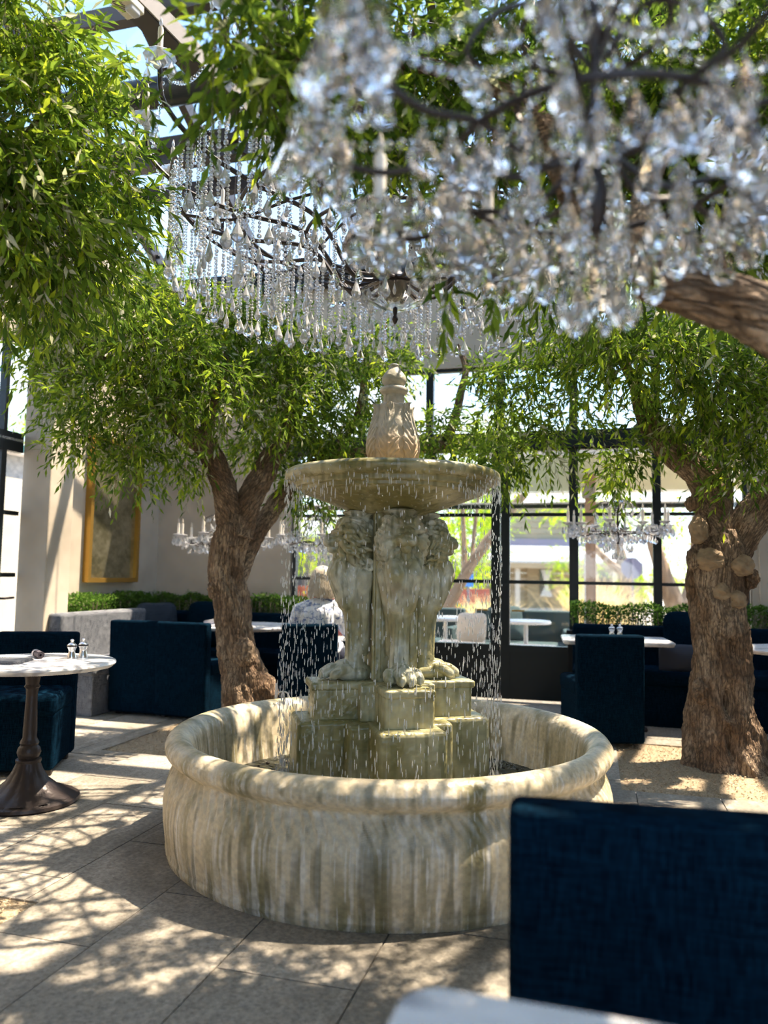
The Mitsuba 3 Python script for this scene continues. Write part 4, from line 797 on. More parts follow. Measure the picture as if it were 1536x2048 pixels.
roll((-3.06, 3.76, .75), -38, .15, .021, 'napkin_cloth', 'napkin', 'rolled plum grey napkin on the round cafe table', 'napkin', 3.6)
tg = T().translate([-3.06, 3.76, .771]).rotate([0, 0, 1], -38)
part('napkin', 'paper_band', trimesh.creation.annulus(.0215, .0225, .03, transform=trimesh.transformations.rotation_matrix(PI / 2, [0, 1, 0]) @ trimesh.transformations.translation_matrix([0, 0, -.035])), 'napkin_light', 40, tg, label='pale paper band')
fd = thing('menu_folder', 'dark grey menu folder lying on the round cafe table', 'menu'); pl = T().translate([-3.10, 3.50, .7505]).rotate([0, 0, 1], 20)
part(fd, 'cover', cat_([rbox(.30, .22, .006, .002, (0, 0, .003)), rbox(.30, .22, .005, .002, (0, 0, .012)), rbox(.012, .22, .014, .003, (-.148, 0, .0075))]), 'folder', 40, pl); part(fd, 'pages', box(-.14, .145, -.106, .106, .006, .0095), 'paper', tw=pl)
rm = roll((-3.42, 6.62, .75), 20, .26, .02, 'paper', 'rolled_menu', 'rolled grey menu lying on papers at the left banquette table', 'menu')
scene[rm]['to_world'] = T().translate([-3.42, 6.63, .80]).rotate([0, 0, 1], 10).rotate([0, 1, 0], -12)
single('paper_sheet', cat_([moved(rbox(.30, .21, .004, .001), -3.45, 6.65, .753, .3), moved(rbox(.28, .2, .004, .001), -3.50, 6.63, .757, -.1)]), 'paper', 'grey menu sheets lying under the rolled menu', 'menu', 40)

# ------------------------------------------------------------------ the seated person, seen from behind
def make_person():
    """local: faces +y, hips at the origin of the seat (z = .47)"""
    z0 = .47; leg, arm = [], []
    ms = []
    ms += chain([(-.09, 0, z0 + .10, .10), (.09, 0, z0 + .10, .10)]) + chain([(0, .0, z0 + .11, .125), (0, .01, z0 + .28, .115), (0, .02, z0 + .42, .125)])
    ms += chain([(-.10, .02, z0 + .43, .085), (.10, .02, z0 + .43, .085)]) + chain([(-.155, .02, z0 + .485, .05), (0, .015, z0 + .53, .058), (.155, .02, z0 + .485, .05)])
    ms += chain([(0, .02, z0 + .52, .055), (0, .035, z0 + .60, .048)])
    for s in (-1, 1):
        ms += chain([(s * .10, .03, z0 + .09, .09), (s * .12, .40, z0 + .08, .062), (s * .12, .44, .25, .052), (s * .12, .42, .09, .036), (s * .12, .52, .035, .03)])
        ms += chain([(s * .185, .02, z0 + .47, .052), (s * .235, .10, z0 + .28, .043), (s * .20, .34, .80, .033), (s * .18, .385, .805, .024)])
        hx = s * .17
        ms += chain([(hx, .40, .80, .024), (hx - s * .012, .45, .79, .022)]) + chain([(hx + .02, .40, .80, .018), (hx + .02, .45, .79, .014)]) + chain([(hx - .02, .40, .80, .018), (hx - .02, .45, .79, .014)])
        for f_, (dx, ln) in enumerate(((-.024, .05), (-.008, .062), (.008, .066), (.024, .056))):
            ms += chain([(hx + dx, .45, .79, .0095), (hx + dx * 1.15, .45 + ln * .6, .785, .009), (hx + dx * 1.2, .45 + ln, .772, .0075)], 1)
        ms += chain([(hx - s * .03, .405, .79, .011), (hx - s * .05, .435, .78, .0095), (hx - s * .052, .465, .772, .008)], 1)
    # head: skull, jaw, nose, brow, ears
    ms += [blob((0, .045, z0 + .715), (.072, .088, .098))] + chain([(0, .07, z0 + .66, .058), (0, .105, z0 + .632, .03)]) + chain([(0, .128, z0 + .705, .011), (0, .148, z0 + .675, .013)])
    ms += chain([(-.03, .122, z0 + .728, .014), (.03, .122, z0 + .728, .014)]) + chain([(-.02, .125, z0 + .645, .009), (.02, .125, z0 + .645, .009)])
    for s in (-1, 1): ms += [blob((s * .073, .045, z0 + .70), (.012, .022, .032))]
    return fuse(ms, .018, 8)
pk = thing('person', 'seated person seen from behind, blonde bobbed hair, blue and white patterned blouse', 'person')
PX, PY, PR = -2.30, 6.40, 24.0
pt = place(PX, PY, 0, PR)
part(pk, 'body', make_person(), 'skin', 60, pt)
z0 = .47
bl = chain([(-.09, 0, z0 + .12, .118), (.09, 0, z0 + .12, .118)]) + chain([(0, 0, z0 + .11, .14), (0, .008, z0 + .28, .133), (0, .018, z0 + .42, .143)]) + chain([(-.10, .018, z0 + .42, .103), (.10, .018, z0 + .42, .103)]) + chain([(-.16, .018, z0 + .475, .065), (0, .012, z0 + .515, .072), (.16, .018, z0 + .475, .065)])
for s in (-1, 1): bl += chain([(s * .188, .02, z0 + .46, .068), (s * .245, .10, z0 + .28, .062), (s * .215, .26, z0 + .31, .055)])
bl = fuse(bl, .02, 6); v = np.asarray(bl.vertices); bl.vertices = v + np.asarray(bl.vertex_normals) * (.012 * (meshkit.fbm(v * np.array([16, 16, 9]), 3) - .5))[:, None]
part(pk, 'blouse', bl, 'blouse', 60, pt)
tq = chain([(-.1, .0, z0 + .10, .115), (.1, .0, z0 + .10, .115)])
for s in (-1, 1): tq += chain([(s * .10, .03, z0 + .09, .102), (s * .12, .40, z0 + .08, .075), (s * .12, .44, .25, .066), (s * .12, .42, .11, .055)])
part(pk, 'trousers', fuse(tq, .03, 6), 'trousers', 60, pt)
hm = [blob((0, .028, z0 + .74), (.102, .108, .116))]
for k in range(40):
    a = PI * 1.0 + (k / 39 - .5) * PI * 1.52; a2 = a + rng.uniform(-.05, .05); c_, s_ = math.sin(a - PI), -math.cos(a - PI); c2, s2 = math.sin(a2 - PI), -math.cos(a2 - PI)
    hm += chain([(c_ * .045, .03 + s_ * .045, z0 + .812, .03), (c_ * .080, .03 + s_ * .084, z0 + .73, .028), (c2 * .100, .025 + s2 * .102, z0 + .65, .021), (c2 * .116, .028 + s2 * .108, z0 + .585 + rng.uniform(-.012, .008), .012)], 1)
hm += chain([(-.05, .11, z0 + .79, .02), (0, .06, z0 + .825, .025), (.05, .11, z0 + .79, .02)])
hh = fuse(hm, .012, 3); v = np.asarray(hh.vertices); an = np.arctan2(v[:, 0], v[:, 1] - .03)
hh.vertices = v + np.asarray(hh.vertex_normals) * (.004 * np.sin(52 * an + 5 * meshkit.noise(v * 25)) * np.clip((z0 + .81 - v[:, 2]) / .05, 0, 1))[:, None]
part(pk, 'hair', hh, 'hair', 60, pt)

single('plant_stake', cat_([rod((-2.20, 5.16, 0), (-2.185, 5.16, .47), .008, 6), pipe([(-2.19, 5.17, .0), (-2.19, 5.17, .36), (-2.14, 5.17, .41), (-2.09, 5.18, .36), (-2.08, 5.18, 0)], .006)]), 'white_paint', 'pale stake with a bent hoop behind the basin rim at the left tree', 'stake', 40)

# ------------------------------------------------------------------ chandeliers
def drop_mesh(h, w, d=.55, n=8):
    """faceted almond pendant that hangs from the origin, with its small top bead"""
    pr_ = [(.0, 0), (.12, -.03), (.13, -.10), (.05, -.14), (.22, -.24), (.62, -.46), (1.0, -.68), (.94, -.78), (.55, -.93), (0, -1.0)]
    m = lathe(np.array([(r * w / 2, z * h) for r, z in pr_])[::-1], n)
    v = np.asarray(m.vertices).copy(); v[:, 1] *= d; m.vertices = v
    if m.volume < 0: m.invert()
    return m
BEAD = trimesh.Trimesh(*(lambda o: (o.vertices, o.faces))(trimesh.creation.icosahedron()), process=False)
def bead(c, r): m = BEAD.copy(); m.apply_scale(r); m.apply_translation(c); return m
def strand(L, r, dh=.075, dw=.03, ang=0.0):
    """vertical bead string with a pendant at its end, hanging from the origin"""
    out, z, k = [], -r, 0
    while z > -L:
        q = r * (1.45 if k % 6 == 0 else 1); out.append(bead((0, 0, z - (q - r)), q)); z -= 2 * q + .0012; k += 1
    d = drop_mesh(dh, dw); d.apply_transform(trimesh.transformations.rotation_matrix(ang, [0, 0, 1])); d.apply_translation((0, 0, z + r)); return cat_(out + [d])
def swag(a, b, dip, r, n):
    a, b = np.array(a, float), np.array(b, float); out = []
    for k in range(n):
        t = (k + .5) / n; p = a * (1 - t) + b * t; p[2] -= dip * 4 * t * (1 - t); out.append(bead(p, r))
    return cat_(out)
def ring_mesh(R, z, r, n=72, sides=8):
    th = np.linspace(0, 2 * PI, n + 1); return tube(np.stack([R * np.cos(th), R * np.sin(th), np.full(n + 1, z)], -1), r, sides, False)[0]
CUP = lathe([(0, -.010), (.014, -.012), (.02, -.006), (.034, .002), (.046, .012), (.044, .015), (.03, .007), (.016, .004), (.016, .022), (.012, .022), (.012, .002), (0, .002)][::1], 20, lambda th, r, z: r * (1 + .07 * np.abs(np.cos(5 * th)) * (r > .03)))
def candle_mesh(h): return lathe([(0, 0), (.0115, 0), (.012, .01), (.0118, h * .5), (.0122, h * .9), (.0105, h), (.004, h + .001), (0, h + .001)], 14, lambda th, r, z: r * (1 + .05 * np.cos(3 * th + z * 60)))
FLAME = lathe([(0, 0), (.004, 0), (.0045, .006), (.008, .016), (.0085, .022), (.006, .034), (.003, .044), (0, .050)], 10)
def spin(x, y, z, deg): return T().translate([x, y, z]).rotate([0, 0, 1], deg)

def chandelier_kit(R, arms, dh, seed, gl='bright_crystal', cg='cut_glass', gl2='crystal', wr=.5):
    """list of (part name, parent or None, ply dict, matrix) in local coordinates, arm cups at z = 0"""
    r = np.random.default_rng(seed); kit = []
    fr = [rod((0, 0, -.13), (0, 0, .30), .007, 10), lathe([(0, -.16), (.010, -.15), (.018, -.12), (.02, -.09), (.010, -.06), (.009, 0), (.013, .03), (.008, .05), (.008, .14), (.018, .16), (.008, .18), (0, .19)], 16), ring_mesh(R * .52, -.055, .006), ring_mesh(R * .26, .17, .005, 40)]
    kit.append(('frame', None, mikit.ply(cat_(fr), 'iron', 40), T()))
    arm = mikit.ply(pipe([(.02, 0, -.03), (R * .25, 0, -.085), (R * .52, 0, -.06), (R * .75, 0, -.075), (R * .95, 0, -.05), (R, 0, -.010)], .0055, 7, .02), 'iron', 40)
    harm = mikit.ply(pipe([(.015, 0, .12), (R * .18, 0, .21), (R * .36, 0, .20), (R * .46, 0, .14), (R * .40, 0, .11)], .0045, 6, .02), 'iron', 40)
    cup, can, fla = mikit.ply(CUP, cg, 40), mikit.ply(candle_mesh(.092), 'candle', 40), mikit.ply(FLAME, 'bulb', 40)
    D = [mikit.ply(drop_mesh(dh * s, dh * s * wr, .5), g_) for s, g_ in ((.72, gl), (1.0, gl2), (1.25, gl))]
    for k in range(arms):
        a = 360 / arms * k; ca, sa = math.cos(math.radians(a)), math.sin(math.radians(a)); zz = .018 * (k % 2)
        kit.append(('arm', None, arm, spin(0, 0, zz, a))); kit.append(('cup', None, cup, spin(R * ca, R * sa, zz, 0)))
        kit.append(('candle', None, can, spin(R * ca, R * sa, .022 + zz, r.uniform(0, 360)))); kit.append(('bulb', 'candle', fla, spin(R * ca, R * sa, .112 + zz, 0)))
        for j in range(9):
            b = j * 40 + r.uniform(-8, 8); rb = .042; kit.append(('crystal_drop', None, D[(0, 1, 2)[j % 3]], spin(R * ca + rb * math.cos(math.radians(b)), R * sa + rb * math.sin(math.radians(b)), zz - .002, b + r.uniform(-30, 30))))
        for q, zq in ((.75, -.082), (.64, -.07), (.52, -.066), (.30, -.085)): kit.append(('crystal_drop', None, D[1], spin(R * q * ca, R * q * sa, zq, a + r.uniform(-40, 40))))
        kit.append(('crystal_drop', None, D[0], spin(R * .9 * ca, R * .9 * sa, -.062, a + r.uniform(-40, 40))))
        kit.append(('bead_swag', None, mikit.ply(swag((.03 * ca, .03 * sa, .17), (R * .9 * ca, R * .9 * sa, -.01), .06, .0075, 18), gl), T()))
        a2 = math.radians(a + 360 / arms); kit.append(('bead_swag', None, mikit.ply(swag((R * ca, R * sa, -.01), (R * math.cos(a2), R * math.sin(a2), -.01), .07, .0075, 13), gl), T()))
    for k in range(arms // 2 + 1):
        a = 360 / (arms // 2 + 1) * k; ca, sa = math.cos(math.radians(a)), math.sin(math.radians(a))
        kit.append(('upper_arm', None, harm, spin(0, 0, 0, a)))
        for q, zq in ((.40, .11), (.30, .20), (.46, .14), (.18, .21), (.36, .20), (.43, .12)): kit.append(('crystal_drop', None, D[0], spin(R * q * ca, R * q * sa, zq, a + r.uniform(-60, 60))))
    for k in range(32): a = 360 / 32 * k; kit.append(('crystal_drop', None, D[1 + k % 2], spin(R * .52 * math.cos(math.radians(a)), R * .52 * math.sin(math.radians(a)), -.06, a + 20)))
    for k in range(12): a = 30 * k; kit.append(('crystal_strand', None, mikit.ply(strand(.05 + .03 * (k % 2), .008, dh, dh * .46, a), gl), spin(R * .28 * math.cos(math.radians(a)), R * .28 * math.sin(math.radians(a)), -.085, a)))
    for k in range(6): a = 60 * k; kit.append(('crystal_strand', None, mikit.ply(strand(.09, .008, dh * 1.2, dh * .55, a), gl), spin(R * .10 * math.cos(math.radians(a)), R * .10 * math.sin(math.radians(a)), -.11, a)))
    for k in range(8): a = 45 * k; kit.append(('crystal_drop', None, D[1], spin(.035 * math.cos(math.radians(a)), .035 * math.sin(math.radians(a)), .28, a)))
    return kit
def hang(kit, label, x, y, z, deg, top, s=1.0, group=None):
    c = thing('crystal_chandelier', label, 'chandelier', group); last = c
    base = T().translate([x, y, z]).rotate([0, 0, 1], deg).scale(s); hold = {}
    for name, par, d, m in kit:
        k = part(hold[par] if par else c, name, {**d, 'to_world': base @ m}); hold[name] = k
    part(c, 'rod', rod((x, y, z + .29 * s), (x, y, top), .005, 8), 'iron'); part(c, 'crown', lathe([(0, .27), (.045, .275), (.05, .285), (.02, .30), (0, .31)], 16), 'cut_glass', 40, base)
kit = chandelier_kit(.42, 10, .072, 2)
hang(kit, 'small crystal chandelier with ivory candles hanging before the right windows', .20, 6.92, 1.70, 8, zroof(6.92) + .03)
hang(kit, 'small crystal chandelier half hidden by the left olive trunk', -3.36, 6.58, 1.57, 20, zroof(6.58) + .03)
hang(kit, 'small crystal chandelier seen between the bowl rim and the left stone lion', -2.52, 7.00, 1.60, 0, zroof(7.0) + .03)
kit_near = chandelier_kit(.43, 10, .088, 5, 'clear_crystal', 'clear_crystal', 'clear_crystal', .62)
near_c = RIGHT * .315 + VIEW * 1.13
hang(kit_near, 'blurred near crystal chandelier across the upper right of the picture', near_c[0], near_c[1], 1.93, 12, zroof(near_c[1]) + .03)

# the great chandelier over the fountain
gc = thing('grand_chandelier', 'great tiered crystal chandelier with bead strings hanging over the fountain', 'chandelier')
GX, GY = FX, FY; gb = T().translate([GX, GY, 0])
r = np.random.default_rng(8)
part(gc, 'stem', cat_([rod((0, 0, 2.66), (0, 0, 4.1), .014, 12), lathe([(0, 2.64), (.02, 2.65), (.055, 2.70), (.06, 2.76), (.03, 2.80), (.02, 2.9), (.045, 2.96), (.02, 3.02), (.018, 3.4), (.05, 3.5), (.018, 3.6), (0, 3.62)], 20)]), 'iron', 40, gb)
part(gc, 'hanging_rod', rod((0, 0, 4.1), (0, 0, zroof(GY) - .2), .010, 8), 'iron', False, gb)
for R, z, t in ((1.12, 3.13, .011), (1.05, 3.17, .007), (.80, 3.03, .010), (.46, 2.96, .009), (.70, 3.62, .009)): part(gc, 'ring', ring_mesh(R, z, t, 96), 'iron', 40, gb)
A1 = mikit.ply(pipe([(.03, 0, 2.76), (.25, 0, 2.72), (.46, 0, 2.95), (.80, 0, 3.02), (1.05, 0, 3.10), (1.22, 0, 3.24), (1.25, 0, 3.40)], .011, 8, .03), 'iron', 40)
A2 = mikit.ply(pipe([(.03, 0, 3.45), (.25, 0, 3.40), (.5, 0, 3.55), (.72, 0, 3.62), (.80, 0, 3.74), (.80, 0, 3.80)], .009, 8, .03), 'iron', 40)
A3 = mikit.ply(pipe([(.03, 0, 3.0), (.30, 0, 3.22), (.55, 0, 3.20), (.85, 0, 3.10), (1.12, 0, 3.13)], .008, 7, .03), 'iron', 40)
gcup = CUP.copy(); gcup.apply_scale(1.45); GC = mikit.ply(gcup, 'cut_glass', 40); GCAN, GF = mikit.ply(candle_mesh(.12), 'candle', 40), mikit.ply(FLAME, 'bulb', 40)
DS = [mikit.ply(drop_mesh(h, h * .5, .5), g_) for h, g_ in ((.055, 'bright_crystal'), (.075, 'bright_crystal'), (.10, 'crystal'))]
def tier(n, R, z, armd, off):
    for k in range(n):
        a = 360 / n * k + off; ca, sa = math.cos(math.radians(a)), math.sin(math.radians(a))
        part(gc, 'arm', {**armd, 'to_world': gb @ spin(0, 0, 0, a)}); part(gc, 'cup', {**GC, 'to_world': gb @ spin(R * ca, R * sa, z, 0)})
        c = part(gc, 'candle', {**GCAN, 'to_world': gb @ spin(R * ca, R * sa, z + .03, a)}); part(c, 'bulb', {**GF, 'to_world': gb @ spin(R * ca, R * sa, z + .15, 0)})
        for j in range(6): b = math.radians(60 * j + r.uniform(-10, 10)); part(gc, 'crystal_drop', {**DS[j % 2 + (r.random() < .3)], 'to_world': gb @ spin(R * ca + .058 * math.cos(b), R * sa + .058 * math.sin(b), z - .004, r.uniform(0, 360))})
tier(16, 1.25, 3.42, A1, 5); tier(8, .80, 3.82, A2, 20)
for k in range(8): part(gc, 'arm', {**A3, 'to_world': gb @ spin(0, 0, 0, 45 * k + 10)})
STR = [mikit.ply(strand(L, .0088, dh, dh * .48, a), g_) for g_, L, dh, a in (('bright_crystal', .22, .10, 0), ('bright_crystal', .28, .09, .6), ('bright_crystal', .32, .115, 1.2), ('bright_crystal', .18, .085, .3), ('crystal', .37, .10, .9))]
n_s = 0
for n, R, z in ((128, 1.12, 3.10), (70, .98, 3.06), (72, .80, 3.00), (44, .46, 2.93), (30, .70, 3.61), (36, .62, 2.96)):
    for k in range(n):
        a = 360 / n * k + r.uniform(-.8, .8); part(gc, 'crystal_strand', {**STR[r.integers(0, 5)], 'to_world': gb @ spin(R * math.cos(math.radians(a)), R * math.sin(math.radians(a)), z, r.uniform(0, 360))})
for k in range(16):
    a = math.radians(360 / 16 * k + 5); b = math.radians(360 / 16 * (k + 1) + 5)
    part(gc, 'bead_swag', swag((1.23 * math.cos(a), 1.23 * math.sin(a), 3.38), (1.23 * math.cos(b), 1.23 * math.sin(b), 3.38), .14, .010, 24), 'crystal', False, gb)
    for q, zq, s in ((1.05, 3.09, 2), (.63, 2.98, 1)): part(gc, 'crystal_drop', {**DS[s], 'to_world': gb @ spin(q * math.cos(a), q * math.sin(a), zq, r.uniform(0, 360))})
for k in range(40):
    a = 2 * PI * k / 40; part(gc, 'crystal_drop', {**DS[2], 'to_world': gb @ spin(1.05 * math.cos(a), 1.05 * math.sin(a), 3.165, r.uniform(0, 360))})
part(gc, 'bottom_dish', lathe([(0, 2.60), (.06, 2.605), (.14, 2.64), (.17, 2.69), (.166, 2.69), (.135, 2.65), (.06, 2.615), (0, 2.61)], 40, lambda th, r_, z: r_ * (1 + .05 * np.abs(np.cos(8 * th)) * (r_ > .1))), 'clear_crystal', 40, gb)
for k in range(14): a = 2 * PI * k / 14; part(gc, 'crystal_drop', {**DS[1], 'to_world': gb @ spin(.165 * math.cos(a), .165 * math.sin(a), 2.69, math.degrees(a))})
part(gc, 'finial', cat_([lathe([(0, 2.52), (.008, 2.53), (.016, 2.55), (.008, 2.57), (.012, 2.59), (.012, 2.61), (0, 2.62)], 12)]), 'iron', 40, gb)

# ------------------------------------------------------------------ outside
scene['street'] = bumped(pri(proc(lambda p, n, uv: mix((.26, .235, .20), (.35, .32, .28), fbm(p.x * 2, p.y * 2, 0, 4))), .85), lambda p, n, uv: fbm(p.x * 30, p.y * 30, 0, 2), .004)
def c_siding(base):
    def f(p, n, uv): return mi.Color3f(base) * (.9 + .2 * fbm(p.x * 1.5, p.y * 1.5, p.z * 6, 2))
    return f
scene['cream'] = pri(proc(c_siding((.36, .27, .155))), .7); scene['beige'] = pri(proc(c_siding((.27, .225, .14))), .7); scene['white_wall'] = pri(proc(c_siding((.46, .41, .33))), .7)
scene['metal_roof'] = pri((.42, .44, .45), .45); scene['dark_glass'] = pri((.05, .06, .06), .1); scene['awning'] = pri(proc(lambda p, n, uv: mix((.42, .50, .40), (.60, .58, .40), smoothstep(-.6, .6, p.x + .2 * fbm(p.x * 2, p.z * 4, 0, 2)))), .8)
scene['grey_gravel'] = pri(proc(lambda p, n, uv: mix((.2, .21, .22), (.5, .5, .5), fbm(p.x * 15, p.y * 15, p.z * 15, 3))), .9)
scene['brick_red'] = pri(proc(lambda p, n, uv: mix((.30, .07, .045), (.42, .13, .09), fbm(p.x * 4, p.y * 4, p.z * 9, 2))), .8)
scene['post_wood'] = pri(proc(lambda p, n, uv: mix((.32, .19, .12), (.46, .30, .20), noise(p.x * 40, p.y * 40, p.z * 3))), .7)
scene['sign_grey'] = pri((.17, .155, .20), .6); scene['blue_paint'] = pri((.05, .22, .6), .5); scene['outdoor_fabric'] = pri((.03, .06, .065), .9); scene['cushion_cream'] = pri((.72, .62, .5), .9)
scene['pale_bark'] = pri(VCOL, .85)
def outp(px_r, d, z): return RIGHT * px_r + VIEW * d + UP * z
struct('ground_1', slab(sbox(-60, -40, 60, 13.0).difference(sbox(-5.0, -1.5, XR, YB)), -.2, -.03), 'street', label='pale paving outside the windows')
struct('ground_2', box(-90, 90, 13.0, 160, -.9, -.55), 'street', label='sunlit pale street')
# patio cover beyond the glass
pc = thing('patio_cover', 'pale patio awning on brown posts and louvres beyond the windows', 'awning')
part(pc, 'awning_panel', hull([(-1.25, 9.6, 2.76), (2.8, 9.6, 2.76), (-1.25, 9.62, 2.72), (2.8, 9.62, 2.72), (-1.25, 10.25, 2.42), (2.8, 10.25, 2.42), (-1.25, 10.27, 2.38), (2.8, 10.27, 2.38)]), 'awning')
part(pc, 'valance_rail', box(-1.3, 2.85, 9.55, 9.62, 2.74, 2.84), 'white_paint')
for k, (z, h, m) in enumerate(((2.36, .05, 'white_paint'), (2.16, .05, 'steel'), (2.22, .02, 'white_paint'))): part(pc, 'louvre', box(-4.5, 2.9, 10.30, 10.42, z, z + h), m)
for x in (-.04, 2.6): part(pc, 'post', rbox(.13, .13, 2.75, .01, (x, 10.0, 1.345)), 'post_wood', 40)
part(pc, 'post__bracket', box(-.14, .02, 9.90, 10.0, 2.25, 2.40), 'pale_steel'); part(pc, 'post__conduit', cat_([rod((-.11, 9.92, .35), (-.11, 9.92, 1.55), .011), rbox(.06, .04, .08, .008, (-.11, 9.92, 1.86))]), 'white_paint')
# outdoor sofas and tables on the patio
def sofa(label, x, y, w, rot):
    s = thing('outdoor_sofa', label, 'sofa'); pl = place(x, y, -.03, rot)
    part(s, 'backrest', rbox(w, .14, .62, .03, (0, 0, .52)), 'outdoor_fabric', 40, pl); part(s, 'seat', rbox(w, .62, .18, .04, (0, -.34, .33)), 'outdoor_fabric', 40, pl); part(s, 'base', rbox(w - .04, .6, .22, .01, (0, -.33, .13)), 'outdoor_fabric', 40, pl)
    for q in (-1, 1): part(s, 'armrest', rbox(.12, .68, .5, .03, (q * (w / 2 - .06), -.30, .35)), 'outdoor_fabric', 40, pl)
sofa('dark outdoor sofa on the patio behind the right door leaf', -.95, 10.75, 1.3, 4); sofa('dark outdoor sofa on the patio behind the left door leaf', -2.5, 10.9, 1.5, -6)
cushion(-1.15, 10.45, .64, .50, .44, .15, 30, -14, 'outdoor_fabric', 'dark pillow leaning on the outdoor sofa behind the door handles')
cushion(-1.42, 9.25, .64, .36, .34, .12, -10, -8, 'cushion_cream', 'cream pillow on the low patio bench behind the left door leaf')
for k, (x, y, r_, lb) in enumerate(((-1.83, 9.75, .36, 'round white table on the patio seen through the left door leaf'), (-.80, 9.5, .30, 'round white table on the patio seen through the right door leaf'))):
    t = thing('patio_table', lb, 'table'); pl = place(x, y, -.03)
    part(t, 'tabletop', lathe([(0, .72), (r_ - .01, .72), (r_, .73), (r_, .75), (r_ - .01, .76), (0, .76)], 48), 'white_paint', 40, pl); part(t, 'column', lathe([(.2, 0), (.2, .02), (.03, .05), (.025, .7), (.06, .72)], 24), 'white_paint', 40, pl)
for k, (x, y, w, lb) in enumerate(((-1.55, 9.25, .55, 'cream topped low bench behind the left door leaf'), (-.72, 9.0, .6, 'cream topped low bench behind the right door leaf'))):
    b = thing('patio_bench', lb, 'bench'); pl = place(x, y, -.03)
    part(b, 'seat_pad', rbox(w, .40, .07, .025, (0, 0, .47)), 'cushion_cream', 40, pl); part(b, 'base', rbox(w - .03, .36, .42, .01, (0, 0, .22)), 'outdoor_fabric', 40, pl)
# houses across the street
def wall_plane(q0, q1, d0, d1, z0, z1):
    return hull([outp(a, d, z) for a in (q0, q1) for d in (d0, d1) for z in (z0, z1)])
def clap(parent, q0, q1, d, z0, z1, mat, step=.34):
    z = z0; n = 0
    while z < z1 - .02:
        z2 = min(z + step, z1); part(parent, 'plank', hull([outp(a, d + e, zz) for a in (q0, q1) for e, zz in ((-.05, z), (0.0, z2 - .01), (.2, z), (.2, z2 - .01))]), mat); z = z2
h1 = thing('porch_house', 'cream clapboard house with a pale metal porch roof across the street', 'house')
clap(h1, 5.0, 14.5, 43.0, -.55, 2.15, 'cream'); clap(h1, 5.6, 13.5, 44.5, 3.1, 5.6, 'beige')
part(h1, 'blue_band', wall_plane(5.6, 13.5, 44.2, 44.6, 2.95, 3.45), 'teal_pale' if 'teal_pale' in scene else 'sign_grey')
part(h1, 'porch_roof', hull([outp(a, d, z) for a in (4.4, 12.3) for d, z in ((40.2, 2.0), (40.2, 2.12), (44.4, 3.1), (44.4, 2.98))]), 'metal_roof'); part(h1, 'porch_fascia', wall_plane(4.4, 12.3, 40.1, 40.25, 1.72, 2.0), 'cream')
part(h1, 'porch_floor', wall_plane(4.4, 12.3, 40.2, 43, -.8, -.42), 'white_wall')
for q in (7.05, 11.1, 12.1): part(h1, 'porch_post', wall_plane(q - .11, q + .11, 40.3, 40.52, -.42, 1.75), 'white_wall')
dr_ = part(h1, 'front_door', wall_plane(8.0, 9.05, 42.75, 43.0, -.42, 1.78), 'cream'); part(dr_, 'pane', wall_plane(8.68, 9.4, 42.68, 42.76, .2, 1.7), 'dark_glass')
part(h1, 'window', wall_plane(6.1, 6.9, 42.7, 43, .3, 1.6), 'dark_glass'); part(h1, 'window', wall_plane(11.6, 12.5, 42.7, 43, .3, 1.6), 'dark_glass')
cu = [outp(9.04 + s * w, 42.66, z) for z, w in ((1.68, .30), (1.1, .14), (.75, .10), (.2, .36)) for s in (-1, 1)]
part(h1, 'curtain', (np.array(cu), np.array([[0, 1, 3], [0, 3, 2], [2, 3, 5], [2, 5, 4], [4, 5, 7], [4, 7, 6]])), {'type': 'twosided', 'b': {'type': 'diffuse', 'reflectance': rgb((.7, .69, .66))}})
part(h1, 'porch_chair', cat_([wall_plane(9.9, 10.5, 41.4, 41.5, -.1, .5), wall_plane(9.9, 10.5, 41.0, 41.5, -.1, .0), wall_plane(9.92, 9.98, 41, 41.06, -.42, -.1), wall_plane(10.42, 10.48, 41, 41.06, -.42, -.1)]), 'blue_paint')
h2 = thing('yellow_house', 'pale yellow house with dark windows beyond the left windows', 'house')
clap(h2, -9, -1.5, 40, -.55, 3.2, 'cream', .45); part(h2, 'roof', hull([outp(a, d, z) for a in (-9.5, -1) for d, z in ((39.2, 3.1), (39.2, 3.25), (43, 4.6), (46, 3.1))]), 'metal_roof')
for q in (-4.6, -3.5, -2.6): w = part(h2, 'window', wall_plane(q, q + .75, 39.8, 40, .5, 2.2), 'dark_glass'); part(w, 'sill', wall_plane(q - .08, q + .83, 39.75, 39.9, .42, .5), 'white_wall')
h3 = thing('roadside_cottage', 'low white roofed cottage behind the leaning outdoor tree', 'house')
clap(h3, 2.2, 5.0, 46, -.55, 1.5, 'cream', .45); part(h3, 'roof', hull([outp(a, d, z) for a in (1.8, 5.3) for d, z in ((45, 1.5), (45, 1.6), (48, 3.0), (50, 1.5))]), 'metal_roof')
single('garden_wall', wall_plane(-7.5, 3.15, 22.8, 23.0, -.6, .88), 'brick_red', 'low brick red garden wall beyond the doors and left windows', 'wall')
ss = thing('stop_sign', 'grey back of an octagonal road sign on a thin post', 'sign')
sc = outp(8.72, 27, 1.62); th = np.arange(8) * PI / 4 + PI / 8
part(ss, 'plate', hull([sc + RIGHT * .40 * math.cos(t) + UP * .40 * math.sin(t) + VIEW * e for t in th for e in (0, .03)]), 'sign_grey'); part(ss, 'post', rod(sc + UP * .38 - VIEW * .04, sc - UP * 2.25 - VIEW * .04, .045), 'sign_grey')
